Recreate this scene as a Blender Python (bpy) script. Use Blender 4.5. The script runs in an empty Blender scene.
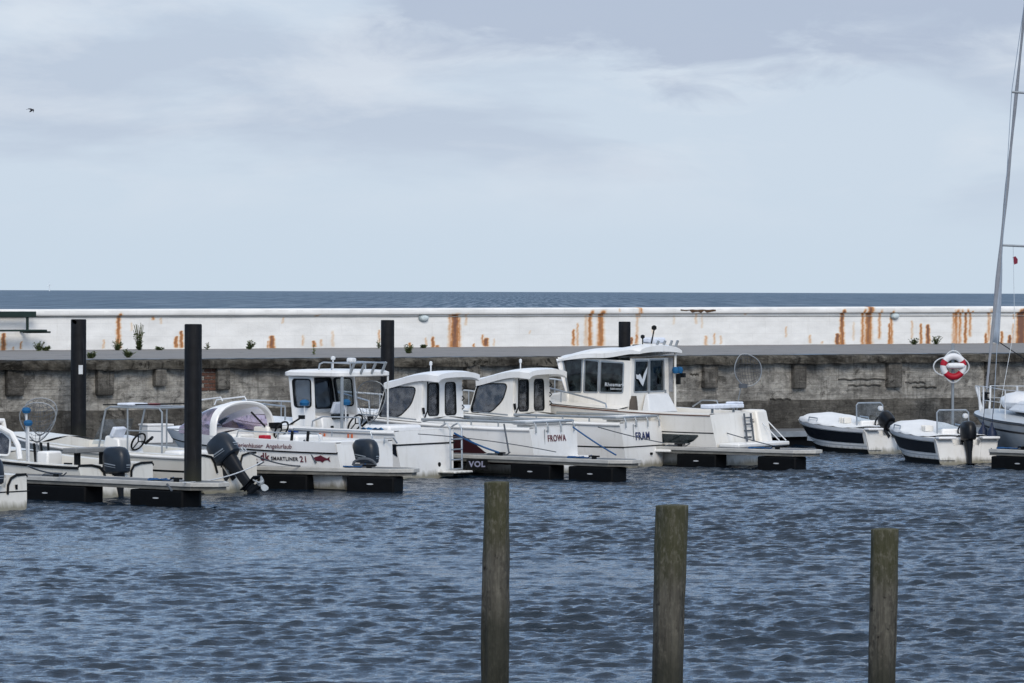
import bpy, bmesh, math, random
import numpy as np
from mathutils import Vector, Matrix, noise as mnoise

random.seed(7)
SC = bpy.context.scene
COL = SC.collection
R = math.radians
F = 4100.0            # focal length in pixels at 1024 wide
CH = 4.0              # camera height over the water

# ------------------------------------------------------------------ camera
cam_d = bpy.data.cameras.new('camera')
cam_d.sensor_width = 36.0
cam_d.lens = F * 36.0 / 1024.0
cam_d.clip_start = 1.0
cam_d.clip_end = 80000.0
cam = bpy.data.objects.new('camera', cam_d)
COL.objects.link(cam)
PITCH = math.atan(50.0 / F)
ROLL = R(0.2)
CM = Matrix.Rotation(R(90) - PITCH, 3, 'X') @ Matrix.Rotation(ROLL, 3, 'Z')
cam.matrix_world = Matrix.Translation((0, 0, CH)) @ CM.to_4x4()
SC.camera = cam

def ray(px, py):
    return CM @ Vector(((px - 512.0) / F, -(py - 341.5) / F, -1.0))

def at_depth(px, py, d):
    r = ray(px, py); k = d / r.y
    return Vector((0, 0, CH)) + r * k

def at_height(px, py, z):
    r = ray(px, py); k = (z - CH) / r.z
    return Vector((0, 0, CH)) + r * k

# ------------------------------------------------------------------ materials
def lin(h):
    h = h.lstrip('#')
    o = []
    for i in (0, 2, 4):
        c = int(h[i:i+2], 16) / 255.0
        o.append(c / 12.92 if c <= 0.04045 else ((c + 0.055) / 1.055) ** 2.4)
    return (o[0], o[1], o[2], 1.0)

class NT:
    """small node tree helper"""
    def __init__(s, name):
        s.m = bpy.data.materials.new(name); s.m.use_nodes = True
        s.t = s.m.node_tree; s.n = s.t.nodes; s.l = s.t.links
        s.n.clear()
        s.out = s.n.new('ShaderNodeOutputMaterial')
        s.co = s.n.new('ShaderNodeTexCoord')
    def link(s, a, b): s.l.new(a, b)
    def bsdf(s, color=None, rough=0.5, metal=0.0, spec=0.5):
        b = s.n.new('ShaderNodeBsdfPrincipled')
        b.inputs['Roughness'].default_value = rough
        b.inputs['Metallic'].default_value = metal
        b.inputs['Specular IOR Level'].default_value = spec
        if color is not None: s.setin(b.inputs['Base Color'], color)
        s.l.new(b.outputs[0], s.out.inputs[0]); s.b = b
        return b
    def setin(s, inp, v):
        if hasattr(v, 'is_linked') or isinstance(v, bpy.types.NodeSocket): s.l.new(v, inp)
        else: inp.default_value = v
    def mapping(s, scale=(1, 1, 1), src='Object', loc=(0, 0, 0)):
        mp = s.n.new('ShaderNodeMapping')
        mp.inputs['Scale'].default_value = scale
        mp.inputs['Location'].default_value = loc
        s.l.new(s.co.outputs[src], mp.inputs['Vector'])
        return mp.outputs[0]
    def noise(s, vec, scale, detail=5, rough=0.6, dist=0.0):
        n = s.n.new('ShaderNodeTexNoise')
        n.inputs['Scale'].default_value = scale
        n.inputs['Detail'].default_value = detail
        n.inputs['Roughness'].default_value = rough
        n.inputs['Distortion'].default_value = dist
        s.l.new(vec, n.inputs['Vector'])
        return n.outputs['Fac']
    def ramp(s, fac, stops):
        r = s.n.new('ShaderNodeValToRGB')
        e = r.color_ramp.elements
        while len(e) < len(stops): e.new(0.5)
        for q, (p, c) in zip(e, stops):
            q.position = p
            q.color = c if len(c) == 4 else (c[0], c[1], c[2], 1)
        s.l.new(fac, r.inputs[0])
        return r.outputs[0]
    def bw(s, fac, a, b):
        return s.ramp(fac, [(a, (0, 0, 0)), (b, (1, 1, 1))])
    def mix(s, fac, a, b, mode='MIX'):
        m = s.n.new('ShaderNodeMix'); m.data_type = 'RGBA'; m.blend_type = mode
        s.setin(m.inputs[0], fac); s.setin(m.inputs[6], a); s.setin(m.inputs[7], b)
        return m.outputs[2]
    def math(s, op, a, b=0.0):
        m = s.n.new('ShaderNodeMath'); m.operation = op
        s.setin(m.inputs[0], a); s.setin(m.inputs[1], b)
        return m.outputs[0]
    def sep(s, vec):
        x = s.n.new('ShaderNodeSeparateXYZ'); s.l.new(vec, x.inputs[0]); return x.outputs
    def bump(s, h, strength=0.3, dist=0.02):
        b = s.n.new('ShaderNodeBump')
        b.inputs['Strength'].default_value = strength
        b.inputs['Distance'].default_value = dist
        s.l.new(h, b.inputs['Height']); s.l.new(b.outputs[0], s.b.inputs['Normal'])
    def attr(s, name):
        a = s.n.new('ShaderNodeAttribute'); a.attribute_name = name
        return a.outputs['Fac']

def mul(c, k): return (c[0] * k, c[1] * k, c[2] * k, 1.0)

def pile_mat():
    t = NT('black_pile_paint')
    st = t.noise(t.mapping((14, 14, .8)), 1.0, 6, .7, .4); n = t.noise(t.mapping(), 5, 6, .7)
    c = t.mix(t.bw(n, .35, .7), (.004, .0045, .006, 1), (.010, .011, .014, 1))
    c = t.mix(t.math('MULTIPLY', t.bw(st, .58, .72), .55), c, (.05, .052, .055, 1))
    z = t.math('ADD', t.sep(t.co.outputs['Object'])[2], t.math('MULTIPLY', t.math('SUBTRACT', n, .5), .5))
    c = t.mix(t.math('MULTIPLY', t.ramp(z, [(.45, (1, 1, 1)), (.9, (0, 0, 0))]), .6), c, (.03, .032, .02, 1))
    t.bsdf(c, .65, spec=.15); t.bump(n, .2, .02)
    return t.m

def simple(name, hexc, rough=0.5, metal=0.0, var=0.15, scale=6.0, bump=0.0, spec=0.3):
    t = NT(name)
    c = lin(hexc) if isinstance(hexc, str) else hexc
    n = t.noise(t.mapping(), scale, 6, 0.65)
    col = t.mix(t.bw(n, 0.3, 0.7), mul(c, 1 - var), mul(c, 1 + var))
    t.bsdf(col, rough, metal, spec)
    if bump: t.bump(t.noise(t.mapping(), scale * 4, 5), bump, 0.02)
    return t.m

def gelcoat(name, base, dirt=0.35, rough=0.32):
    """boat gelcoat: slightly yellowed, grime runs, algae beard at the waterline"""
    t = NT(name)
    n1 = t.noise(t.mapping(), 1.7, 5, 0.6)
    streak = t.noise(t.mapping((9, 9, 0.9)), 1.0, 5, 0.6)
    fine = t.noise(t.mapping(), 22, 4, 0.6)
    c = t.mix(t.bw(n1, 0.35, 0.75), base, mul((base[0], base[1] * 0.985, base[2] * 0.95), 0.9))
    c = t.mix(t.math('MULTIPLY', t.bw(streak, 0.56, 0.8), dirt), c, (0.34, 0.32, 0.27, 1))
    c = t.mix(t.math('MULTIPLY', t.bw(fine, 0.62, 0.78), dirt * 0.5), c, (0.3, 0.29, 0.26, 1))
    z = t.sep(t.co.outputs['Object'])[2]
    zz = t.math('ADD', z, t.math('MULTIPLY', t.math('SUBTRACT', streak, 0.5), 0.25))
    alg = t.ramp(zz, [(0.05, (1, 1, 1)), (0.17, (0, 0, 0))])
    c = t.mix(t.math('MULTIPLY', alg, 0.8), c, (0.13, 0.115, 0.06, 1))
    t.bsdf(c, rough)
    return t.m

M = {}
M['gel'] = gelcoat('white_gelcoat', (0.82, 0.82, 0.815, 1), .32)
M['gel_warm'] = gelcoat('cream_gelcoat', (0.80, 0.78, 0.74, 1), .3)
M['gel_left'] = gelcoat('darker_cream_gelcoat', (0.70, 0.685, 0.64, 1), .45)  # darker cream with heavier grime, for the boats at left
M['gel_clean'] = gelcoat('clean_white_gelcoat', (0.8, 0.81, 0.83, 1), 0.2)
M['gel_grey'] = gelcoat('pale_grey_gelcoat', (0.44, 0.47, 0.50, 1), 0.3)
M['burgee'] = simple('dark_red_cloth', '#7a2a3c', 0.8)
M['dark_rub'] = simple('black_rubber', '#15181b', 0.65, spec=.15)
M['navy'] = simple('navy_paint', '#10151e', 0.4, var=0.2)
M['maroon'] = simple('maroon_paint', '#2f1017', 0.5)
M['blue_line'] = simple('blue_paint', '#3c5fae', 0.4)
M['steel'] = simple('stainless_steel', '#a9afb5', 0.35, 0.7, var=0.1)
M['alu'] = simple('grey_aluminium', '#9aa0a5', 0.45, 0.5, var=0.15)
M['pile'] = pile_mat()
M['cowl'] = simple('outboard_cowl_paint', '#1f2833', 0.35, var=0.08, spec=.3)
M['cowl_black'] = simple('black_cowl_paint', '#0e1116', 0.35, var=0.08, spec=.25)
M['motor_leg'] = simple('outboard_leg_paint', '#161b22', 0.5, spec=.2)
M['cowl_grey'] = simple('grey_cowl_decal', '#7d8792', 0.4)
M['net_frame'] = simple('dull_net_frame', '#8b9095', 0.5, .3)
M['fascia'] = simple('grey_lower_beam', '#6d6c68', 0.7, var=.35, scale=4)
M['prop'] = simple('propeller_metal', '#a5abb0', 0.4, 0.3)
M['canvas'] = simple('white_canvas_cover', '#dadcde', 0.75, var=0.06, scale=3, bump=0.3)
M['red'] = simple('red_paint', '#a8182c', 0.5)
M['ringwhite'] = simple('lifebuoy_white', '#dcdde0', 0.5, var=0.06)
M['rope'] = simple('grey_rope', '#50565e', 0.8)
M['rope_blue'] = simple('blue_rope', '#22507f', 0.8)
M['rope_white'] = simple('white_rope', '#c8ccd0', 0.8)
M['blue_cover'] = simple('blue_reel_cover', '#1b5885', 0.8)
M['float'] = simple('black_float_plastic', '#0a0c0f', 0.65, var=0.3, spec=.12)
M['float_mark'] = simple('white_mark', '#b9bdc2', 0.6)
M['grey_seat'] = simple('grey_bench_board', '#77797a', 0.7)
M['teak'] = simple('brown_wood_trim', '#6b4a3c', 0.6)
M['bench'] = simple('dark_bench_wood', '#20302c', 0.6)
M['box'] = simple('white_foam_box', '#d8d9da', 0.8, var=0.05)
M['ink_maroon'] = simple('maroon_lettering', '#5c2030', 0.5)
M['ink_navy'] = simple('navy_lettering', '#22305f', 0.5)
M['ink_black'] = simple('black_lettering', '#2a2830', 0.5)
M['ink_white'] = simple('white_lettering', '#c6ccd2', 0.5)
M['ink_pale'] = simple('pale_lavender_lettering', '#83859a', 0.6)
M['screen'] = simple('pale_chartplotter_cover', '#d5dbe6', 0.5)
M['sailcloth'] = simple('grey_sailcloth', '#9a9da3', 0.8, var=0.12, scale=5)
M['jib_band'] = simple('pale_sailcloth', '#a9b3bf', 0.8, var=0.12, scale=5)
M['fender'] = simple('navy_fender', '#1e2a44', 0.5)
M['white_metal'] = simple('white_metal', '#d0d3d6', 0.4)
M['cushion'] = simple('grey_cushion', '#8c9097', 0.8)
M['lamp_grey'] = simple('grey_lamp_housing', '#8b979c', 0.4)
M['lamp_glass'] = simple('pale_lamp_lens', '#c5d0d2', 0.3)
M['bird'] = simple('dark_feathers', '#22232b', 0.8)
M['orange'] = simple('orange_plastic', '#c8643a', 0.5)
M['towel'] = simple('brown_cloth', '#57504a', 0.9, bump=0.3)

def glass(name, tint, gloss_col=(0.9, 0.93, 1.0, 1), refl=0.0, base=(0.02, 0.03, 0.035, 1)):
    """window pane: tinted see-through, reflecting more at a glance; `dull` paints blotchy pale reflections into the pane"""
    t = NT(name)
    tr = t.n.new('ShaderNodeBsdfTransparent'); tr.inputs[0].default_value = tint
    df = t.n.new('ShaderNodeBsdfDiffuse'); df.inputs[0].default_value = base
    gl = t.n.new('ShaderNodeBsdfGlossy'); gl.inputs[0].default_value = gloss_col
    gl.inputs['Roughness'].default_value = 0.06
    fr = t.n.new('ShaderNodeFresnel'); fr.inputs[0].default_value = 1.5
    m0 = t.n.new('ShaderNodeMixShader'); m1 = t.n.new('ShaderNodeMixShader')
    n = t.noise(t.mapping(), 5, 4)
    f = t.math('MULTIPLY', t.bw(n, 0.4, 0.62), refl * 2)  # diffuse blotches painted in as window reflections
    t.link(f, m0.inputs[0]); t.link(tr.outputs[0], m0.inputs[1]); t.link(df.outputs[0], m0.inputs[2])
    t.link(fr.outputs[0], m1.inputs[0]); t.link(m0.outputs[0], m1.inputs[1]); t.link(gl.outputs[0], m1.inputs[2])
    t.link(m1.outputs[0], t.out.inputs[0])
    return t.m
M['glass_dark'] = glass('smoked_window_glass', (0.66, 0.66, 0.68, 1), refl=0.4, base=(.13, .135, .145, 1))
M['glass_green'] = glass('dark_green_window_glass', (0.16, 0.20, 0.20, 1), refl=0.4, base=(0.03, 0.042, 0.045, 1))
M['glass_clear'] = glass('clear_window_glass', (0.72, 0.78, 0.82, 1), refl=0.1, base=(0.3, 0.33, 0.36, 1))
M['glass_purple'] = glass('purple_window_vinyl', (0.6, 0.5, 0.62, 1), refl=0.3, base=(0.42, 0.34, 0.42, 1))

def concrete(name, boards=0.25, base=(0.25, 0.235, 0.21, 1), dark=(0.05, 0.045, 0.04, 1), cover=0.5, pale=0.7):
    t = NT(name)
    big = t.noise(t.mapping((0.55, 0.55, 0.9)), 1.0, 6, 0.7, .4)
    mid = t.noise(t.mapping((1, 1, 1.4)), 3.2, 9, 0.75, 0.5)
    streak = t.noise(t.mapping((6.5, 6.5, 0.55)), 1.0, 7, 0.75, 0.3)
    blot = t.noise(t.mapping((2.2, 2.2, 2.6), loc=(3, 1, 9)), 1.0, 8, 0.75, 0.7)
    fine = t.noise(t.mapping(), 22.0, 6, 0.75)
    board = t.noise(t.mapping((0.5, 0.5, 11.0)), 1.0, 6, 0.75, .2)
    c = t.mix(t.bw(mid, 0.38, 0.62), mul(base, 0.55), mul(base, 1.25))
    c = t.mix(t.math('MULTIPLY', t.bw(board, 0.5, 0.64), boards * 2), c, mul(base, 0.34))
    pl = t.noise(t.mapping((1.1, 1.1, 2.4), loc=(7, 3, 1)), 1.6, 8, 0.75, .4)
    c = t.mix(t.math('MULTIPLY', t.bw(pl, 0.54, 0.64), pale), c, (0.50, 0.48, 0.44, 1))
    c = t.mix(t.math('MULTIPLY', t.bw(streak, 0.5, 0.66), cover * 1.5), c, dark)
    c = t.mix(t.math('MULTIPLY', t.bw(big, 0.46, 0.6), cover * 1.5), c, dark)
    c = t.mix(t.math('MULTIPLY', t.bw(blot, 0.56, 0.63), cover * 1.7), c, mul(dark, .55))
    c = t.mix(t.bw(fine, 0.6, 0.68), c, mul(base, 0.3))
    rs = t.noise(t.mapping((3.3, 3.3, 1.6), loc=(1, 8, 4)), 1.0, 5, 0.7)
    c = t.mix(t.math('MULTIPLY', t.bw(rs, 0.66, 0.74), .5), c, (0.2, 0.11, 0.05, 1))
    t.bsdf(c, 0.9, spec=0.2)
    h = t.math('ADD', t.math('MULTIPLY', mid, 0.9), t.math('ADD', t.math('MULTIPLY', board, 0.9), t.math('MULTIPLY', fine, 0.6)))
    t.bump(h, 0.9, 0.07)
    return t.m
M['quay_stub'] = concrete('stained_stub_concrete', 0.3, (.20, .188, .168, 1), (.045, .041, .036, 1), .5, .4)
M['quay'] = concrete('weathered_quay_concrete', 0.3, (.46, .44, .40, 1), (.08, .075, .068, 1), cover=0.40, pale=.85)
M['quay_dark'] = concrete('wet_quay_concrete', 0.2, (0.145, 0.136, 0.12, 1), (0.04, 0.037, 0.033, 1), 0.5, .25)
M['quay_cope'] = concrete('mossy_coping_concrete', 0.3, (0.125, 0.115, 0.096, 1), (0.024, 0.021, 0.017, 1), 0.7, .22)

def asphalt():
    t = NT('grey_asphalt')
    n = t.noise(t.mapping(), 0.8, 6, 0.65); f = t.noise(t.mapping(), 14, 5, 0.7)
    c = t.mix(t.bw(n, 0.35, 0.7), (0.105, 0.105, 0.108, 1), (0.175, 0.172, 0.172, 1))
    c = t.mix(t.bw(f, 0.55, 0.75), c, (0.10, 0.10, 0.10, 1))
    cr = t.noise(t.mapping((.5, .5, .5)), 2.0, 9, .8, .8)
    c = t.mix(t.math('MULTIPLY', t.bw(cr, .54, .62), .6), c, (0.075, 0.073, 0.07, 1))
    c = t.mix(t.math('MULTIPLY', t.bw(cr, .42, .36), .5), c, (0.30, 0.29, 0.28, 1))
    t.bsdf(c, 0.9, spec=0.2); t.bump(f, 0.3, 0.02)
    return t.m
M['asphalt'] = asphalt()

def painted_wall():
    t = NT('white_painted_sea_wall')
    n = t.noise(t.mapping((0.7, 0.7, 1.5)), 1.4, 6, 0.65)
    streak = t.noise(t.mapping((7, 7, 0.5)), 1.0, 6, 0.7)
    fine = t.noise(t.mapping(), 18, 5, 0.65)
    c = t.mix(t.bw(n, 0.35, 0.7), (0.87, 0.865, 0.845, 1), (0.74, 0.735, 0.715, 1))
    c = t.mix(t.math('MULTIPLY', t.bw(streak, 0.58, 0.8), 0.28), c, (0.5, 0.47, 0.41, 1))
    c = t.mix(t.math('MULTIPLY', t.bw(fine, 0.66, 0.74), 0.4), c, (0.4, 0.39, 0.36, 1))
    # block joints showing through the paint
    br = t.n.new('ShaderNodeTexBrick')
    br.inputs['Scale'].default_value = 1.0
    br.inputs['Mortar Size'].default_value = 0.006
    br.inputs['Brick Width'].default_value = 1.1
    br.inputs['Row Height'].default_value = 0.37
    xyz = t.sep(t.co.outputs['Object'])
    cb = t.n.new('ShaderNodeCombineXYZ'); t.link(xyz[0], cb.inputs[0]); t.link(xyz[2], cb.inputs[1])
    t.link(cb.outputs[0], br.inputs['Vector'])
    c = t.mix(t.math('MULTIPLY', br.outputs['Fac'], 0.18), c, (0.42, 0.41, 0.4, 1))
    # rust runs, from the iron inside the wall (mask stored on the mesh)
    a = t.attr('rust')
    rn = t.noise(t.mapping((12, 12, 1.6)), 1.0, 6, 0.75)
    rm = t.math('MULTIPLY', a, t.math('ADD', t.math('MULTIPLY', rn, 1.9), 0.15))
    c = t.mix(t.ramp(rm, [(0.04, (0, 0, 0)), (0.6, (0.92, 0.92, 0.92))]), c,
              t.ramp(rm, [(0.12, (0.74, 0.46, 0.13)), (0.5, (0.58, 0.22, 0.025)), (1.0, (0.15, 0.042, 0.01))]))
    t.bsdf(c, 0.7, spec=0.3); t.bump(t.math('ADD', n, fine), 0.25, 0.03)
    return t.m
M['seawall'] = painted_wall()

def old_wood():
    t = NT('weathered_mooring_post_wood')
    grain = t.noise(t.mapping((22, 22, 0.9)), 1.0, 6, 0.7, 0.3)
    mid = t.noise(t.mapping((3, 3, 1.4)), 1.6, 6, 0.7)
    knot = t.noise(t.mapping((5, 5, 4)), 1.2, 4, 0.7)
    fine = t.noise(t.mapping((30, 30, 14)), 1.0, 4, 0.7)
    c = t.mix(t.bw(grain, 0.3, 0.7), (0.035, 0.032, 0.027, 1), (0.125, 0.118, 0.096, 1))
    c = t.mix(t.math('MULTIPLY', t.bw(mid, 0.48, 0.62), 0.75), c, (0.028, 0.026, 0.022, 1))
    z = t.sep(t.co.outputs['Object'])[2]
    zz = t.math('ADD', z, t.math('MULTIPLY', mid, 0.8))
    g = t.ramp(t.math('MULTIPLY', zz, 0.25), [(0.42, (0, 0, 0)), (0.52, (1, 1, 1))])
    c = t.mix(t.math('MULTIPLY', g, 0.62), c, (0.045, 0.047, 0.016, 1))
    c = t.mix(t.math('MULTIPLY', t.bw(fine, 0.5, 0.68), .6), c, (0.16, 0.15, 0.122, 1))
    c = t.mix(t.bw(knot, 0.64, 0.70), c, (0.015, 0.013, 0.012, 1))
    crk = t.noise(t.mapping((26, 26, .7), loc=(2, 5, 1)), 1.0, 3, .5, .5)
    c = t.mix(t.bw(crk, .70, .76), c, (.012, .011, .01, 1))
    wet = t.ramp(t.math('MULTIPLY', zz, 0.25), [(0.24, (1, 1, 1)), (0.34, (0, 0, 0))])
    c = t.mix(t.math('MULTIPLY', wet, 0.75), c, (0.018, 0.02, 0.014, 1))
    t.bsdf(c, 0.85, spec=0.25)
    t.bump(t.math('ADD', grain, t.math('MULTIPLY', fine, 0.4)), 0.8, 0.02)
    return t.m
M['post'] = old_wood()

def planks():
    t = NT('grey_deck_planks')
    w = t.n.new('ShaderNodeTexWave'); w.wave_type = 'BANDS'; w.bands_direction = 'X'
    w.inputs['Scale'].default_value = 2.2; w.inputs['Distortion'].default_value = 0.2
    t.link(t.co.outputs['Object'], w.inputs['Vector'])
    n = t.noise(t.mapping((2, 12, 2)), 2.0, 5)
    c = t.mix(t.bw(n, 0.3, 0.7), (0.10, 0.11, 0.12, 1), (0.19, 0.20, 0.215, 1))
    c = t.mix(t.bw(w.outputs['Fac'], 0.9, 0.98), c, (0.05, 0.05, 0.05, 1))
    t.bsdf(c, 0.8, spec=0.3)
    return t.m
M['planks'] = planks()

def beam():
    t = NT('pale_pontoon_edge_beam')
    n = t.noise(t.mapping((1.2, 4, 6)), 2.2, 6, 0.7)
    f = t.noise(t.mapping((3, 3, 3)), 5, 5, 0.7)
    c = t.mix(t.bw(n, 0.35, 0.7), (0.52, 0.515, 0.49, 1), (0.36, 0.355, 0.34, 1))
    c = t.mix(t.math('MULTIPLY', t.bw(f, 0.6, 0.72), 0.7), c, (0.2, 0.14, 0.09, 1))
    t.bsdf(c, 0.6)
    return t.m
M['beam'] = beam()

def leaf_mat():
    t = NT('weed_leaves')
    n = t.noise(t.mapping(), 14, 3)
    c = t.mix(t.bw(n, 0.3, 0.7), (0.07, 0.105, 0.045, 1), (0.18, 0.22, 0.10, 1))
    t.bsdf(c, 0.7, spec=0.3)
    return t.m
M['leaf'] = leaf_mat()

def water_mat(name, base, bump_scale, bump_str, rough, ior=1.33, stretch=(1, 1, 1), dist=0.05):
    t = NT(name)
    b = t.bsdf(base, rough)
    b.inputs['IOR'].default_value = ior
    n = t.noise(t.mapping(stretch), bump_scale, 4, 0.6, 0.3)
    t.bump(n, bump_str, dist)
    return t.m
M['harbor'] = water_mat('harbour_water', (0.004, 0.011, 0.022, 1), 14.0, 0.5, 0.03, 1.33, (1.0, 1.7, 1.0), dist=0.035)
M['harbor'].node_tree.nodes['Principled BSDF'].inputs['Specular Tint'].default_value = (.72, .90, 1.0, 1)

# ------------------------------------------------------------------ mesh helpers
class MB:
    def __init__(s): s.v = []; s.f = []
    def add(s, vs, fs):
        o = len(s.v); s.v += [tuple(p) for p in vs]; s.f += [tuple(i + o for i in f) for f in fs]
        return s
    def box(s, c, d, rot=None):
        x, y, z = d[0] / 2, d[1] / 2, d[2] / 2
        vs = [Vector(p) for p in ((-x, -y, -z), (x, -y, -z), (x, y, -z), (-x, y, -z), (-x, -y, z), (x, -y, z), (x, y, z), (-x, y, z))]
        if rot is not None: vs = [rot @ p for p in vs]
        c = Vector(c)
        return s.add([p + c for p in vs], [(0, 3, 2, 1), (4, 5, 6, 7), (0, 1, 5, 4), (1, 2, 6, 5), (2, 3, 7, 6), (3, 0, 4, 7)])
    def hexa(s, pts):
        """8 corners: bottom 4 then top 4"""
        return s.add(pts, [(0, 3, 2, 1), (4, 5, 6, 7), (0, 1, 5, 4), (1, 2, 6, 5), (2, 3, 7, 6), (3, 0, 4, 7)])
    def loft(s, rings, cap=True, closed=True):
        n = len(rings[0]); vs = [p for r in rings for p in r]; fs = []
        for i in range(len(rings) - 1):
            for j in range(n if closed else n - 1):
                k = (j + 1) % n
                fs.append((i * n + j, i * n + k, (i + 1) * n + k, (i + 1) * n + j))
        if cap:
            fs.append(tuple(range(n - 1, -1, -1))); o = (len(rings) - 1) * n
            fs.append(tuple(o + j for j in range(n)))
        return s.add(vs, fs)
    def tube(s, pts, r, n=8, closed=False):
        pts = [Vector(p) for p in pts]; m = len(pts)
        rr = r if isinstance(r, (list, tuple)) else [r] * m
        rings = []; up = None
        for i, p in enumerate(pts):
            if closed: d = pts[(i + 1) % m] - pts[i - 1]
            else: d = pts[min(i + 1, m - 1)] - pts[max(i - 1, 0)]
            d.normalize()
            if up is None:
                up = Vector((0, 0, 1)) if abs(d.z) < 0.9 else Vector((1, 0, 0))
            a = d.cross(up); a.normalize(); b = a.cross(d); b.normalize(); up = b
            rings.append([p + a * (rr[i] * math.cos(2 * math.pi * k / n)) + b * (rr[i] * math.sin(2 * math.pi * k / n)) for k in range(n)])
        if closed:
            rings.append(rings[0]); return s.loft(rings, False)
        return s.loft(rings, True)
    def lathe(s, prof, axis='Z', c=(0, 0, 0), n=16):
        """prof: (radius, height)"""
        rings = []
        for r, h in prof:
            ring = []
            for k in range(n):
                a = 2 * math.pi * k / n; u, w = r * math.cos(a), r * math.sin(a)
                p = {'Z': (u, w, h), 'X': (h, u, w), 'Y': (u, h, w)}[axis]
                ring.append(Vector(p) + Vector(c))
            rings.append(ring)
        return s.loft(rings, True)
    def grid(s, rows):
        n = len(rows[0]); vs = [p for r in rows for p in r]
        return s.add(vs, [(i * n + j, i * n + j + 1, (i + 1) * n + j + 1, (i + 1) * n + j) for i in range(len(rows) - 1) for j in range(n - 1)])
    def build_each(s, name, mat, parent=None, **kw):
        """one object per loose piece"""
        par = list(range(len(s.v)))
        def find(a):
            while par[a] != a: par[a] = par[par[a]]; a = par[a]
            return a
        for f in s.f:
            for q in f[1:]: par[find(q)] = find(f[0])
        groups = {}
        for f in s.f: groups.setdefault(find(f[0]), []).append(f)
        out = []
        for fs in groups.values():
            ids = sorted({q for f in fs for q in f}); mp = {q: i for i, q in enumerate(ids)}
            m = MB(); m.add([s.v[q] for q in ids], [tuple(mp[q] for q in f) for f in fs])
            out.append(m.build(name, mat, parent, **kw))
        return out
    def build(s, name, mat, parent=None, smooth=35, bevel=0.0, loc=None, seg=2):
        me = bpy.data.meshes.new(name)
        me.from_pydata(s.v, [], s.f); me.update()
        bm = bmesh.new(); bm.from_mesh(me)
        bmesh.ops.remove_doubles(bm, verts=bm.verts, dist=1e-5)
        bmesh.ops.recalc_face_normals(bm, faces=bm.faces)
        bm.to_mesh(me); bm.free()
        me.materials.append(M[mat] if isinstance(mat, str) else mat)
        if smooth:
            for p in me.polygons: p.use_smooth = True
            me.set_sharp_from_angle(angle=R(smooth))
        o = bpy.data.objects.new(name, me); COL.objects.link(o)
        if parent is not None: o.parent = parent
        if loc is not None: o.location = loc
        if bevel:
            b = o.modifiers.new('bevel', 'BEVEL'); b.width = bevel; b.segments = seg; b.limit_method = 'ANGLE'; b.angle_limit = R(40)
        return o

def tag(o, label=None, cat=None, group=None, kind=None):
    if label: o['label'] = label
    if cat: o['category'] = cat
    if group: o['group'] = group
    if kind: o['kind'] = kind
    return o

def empty(name, loc, rz, label, cat, group=None):
    o = bpy.data.objects.new(name, None); COL.objects.link(o)
    o.empty_display_size = 0.3
    o.location = loc; o.rotation_euler = (0, 0, rz)
    return tag(o, label, cat, group)

def copy_tree(o, parent=None):
    c = o.copy(); COL.objects.link(c)
    if parent is not None:
        c.parent = parent
    for ch in list(o.children): copy_tree(ch, c)
    return c

def round_poly(pts, r, n=4):
    out = []; m = len(pts)
    rs = r if isinstance(r, (list, tuple)) else [r] * m
    for i in range(m):
        p, a, b = Vector(pts[i]), Vector(pts[i - 1]), Vector(pts[(i + 1) % m])
        k = rs[i]
        if k <= 0: out.append(tuple(p)); continue
        da = (a - p); db = (b - p)
        k1 = min(k, da.length * 0.48); k2 = min(k, db.length * 0.48)
        A = p + da.normalized() * k1; B = p + db.normalized() * k2
        for q in range(n + 1):
            t = q / n
            out.append(tuple(A * (1 - t) ** 2 + p * (2 * t * (1 - t)) + B * t ** 2))
    return out

def rrect(x0, y0, x1, y1, r): return round_poly([(x0, y0), (x1, y0), (x1, y1), (x0, y1)], r)

def fill2d(splines, thick):
    """flat shape with holes -> mesh in the XY plane, centred on z=0"""
    cu = bpy.data.curves.new('outline', 'CURVE'); cu.dimensions = '2D'; cu.fill_mode = 'BOTH'; cu.extrude = thick / 2
    for pts in splines:
        sp = cu.splines.new('POLY'); sp.points.add(len(pts) - 1)
        for q, p in zip(sp.points, pts): q.co = (p[0], p[1], 0, 1)
        sp.use_cyclic_u = True
    return curve_mesh(cu)

def curve_mesh(cu):
    tmp = bpy.data.objects.new('tmp', cu); COL.objects.link(tmp)
    dg = bpy.context.evaluated_depsgraph_get(); dg.update()
    me = bpy.data.meshes.new_from_object(tmp.evaluated_get(dg))
    bpy.data.objects.remove(tmp); bpy.data.curves.remove(cu)
    return me

def link_mesh(me, name, mat, parent, fn=None, smooth=30):
    """fn maps (u, v, w) to local coordinates"""
    me.name = name
    if fn:
        for v in me.vertices: v.co = fn(v.co.x, v.co.y, v.co.z)
        me.update()
    bm = bmesh.new(); bm.from_mesh(me)
    bmesh.ops.remove_doubles(bm, verts=bm.verts, dist=1e-5)
    bmesh.ops.recalc_face_normals(bm, faces=bm.faces); bm.to_mesh(me); bm.free()
    me.materials.clear(); me.materials.append(M[mat])
    for p in me.polygons: p.use_smooth = False
    o = bpy.data.objects.new(name, me); COL.objects.link(o)
    if parent is not None: o.parent = parent
    return o

def text(body, size, name, mat, parent, fn, thick=0.004, align='LEFT', shear=0.0, bold=0.0, space=1.12):
    cu = bpy.data.curves.new('lettering', 'FONT'); cu.body = body; cu.size = size; cu.extrude = thick / 2
    cu.align_x = align; cu.shear = shear; cu.space_character = space; cu.offset = bold; cu.resolution_u = 3
    return link_mesh(curve_mesh(cu), name, mat, parent, fn)

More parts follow.
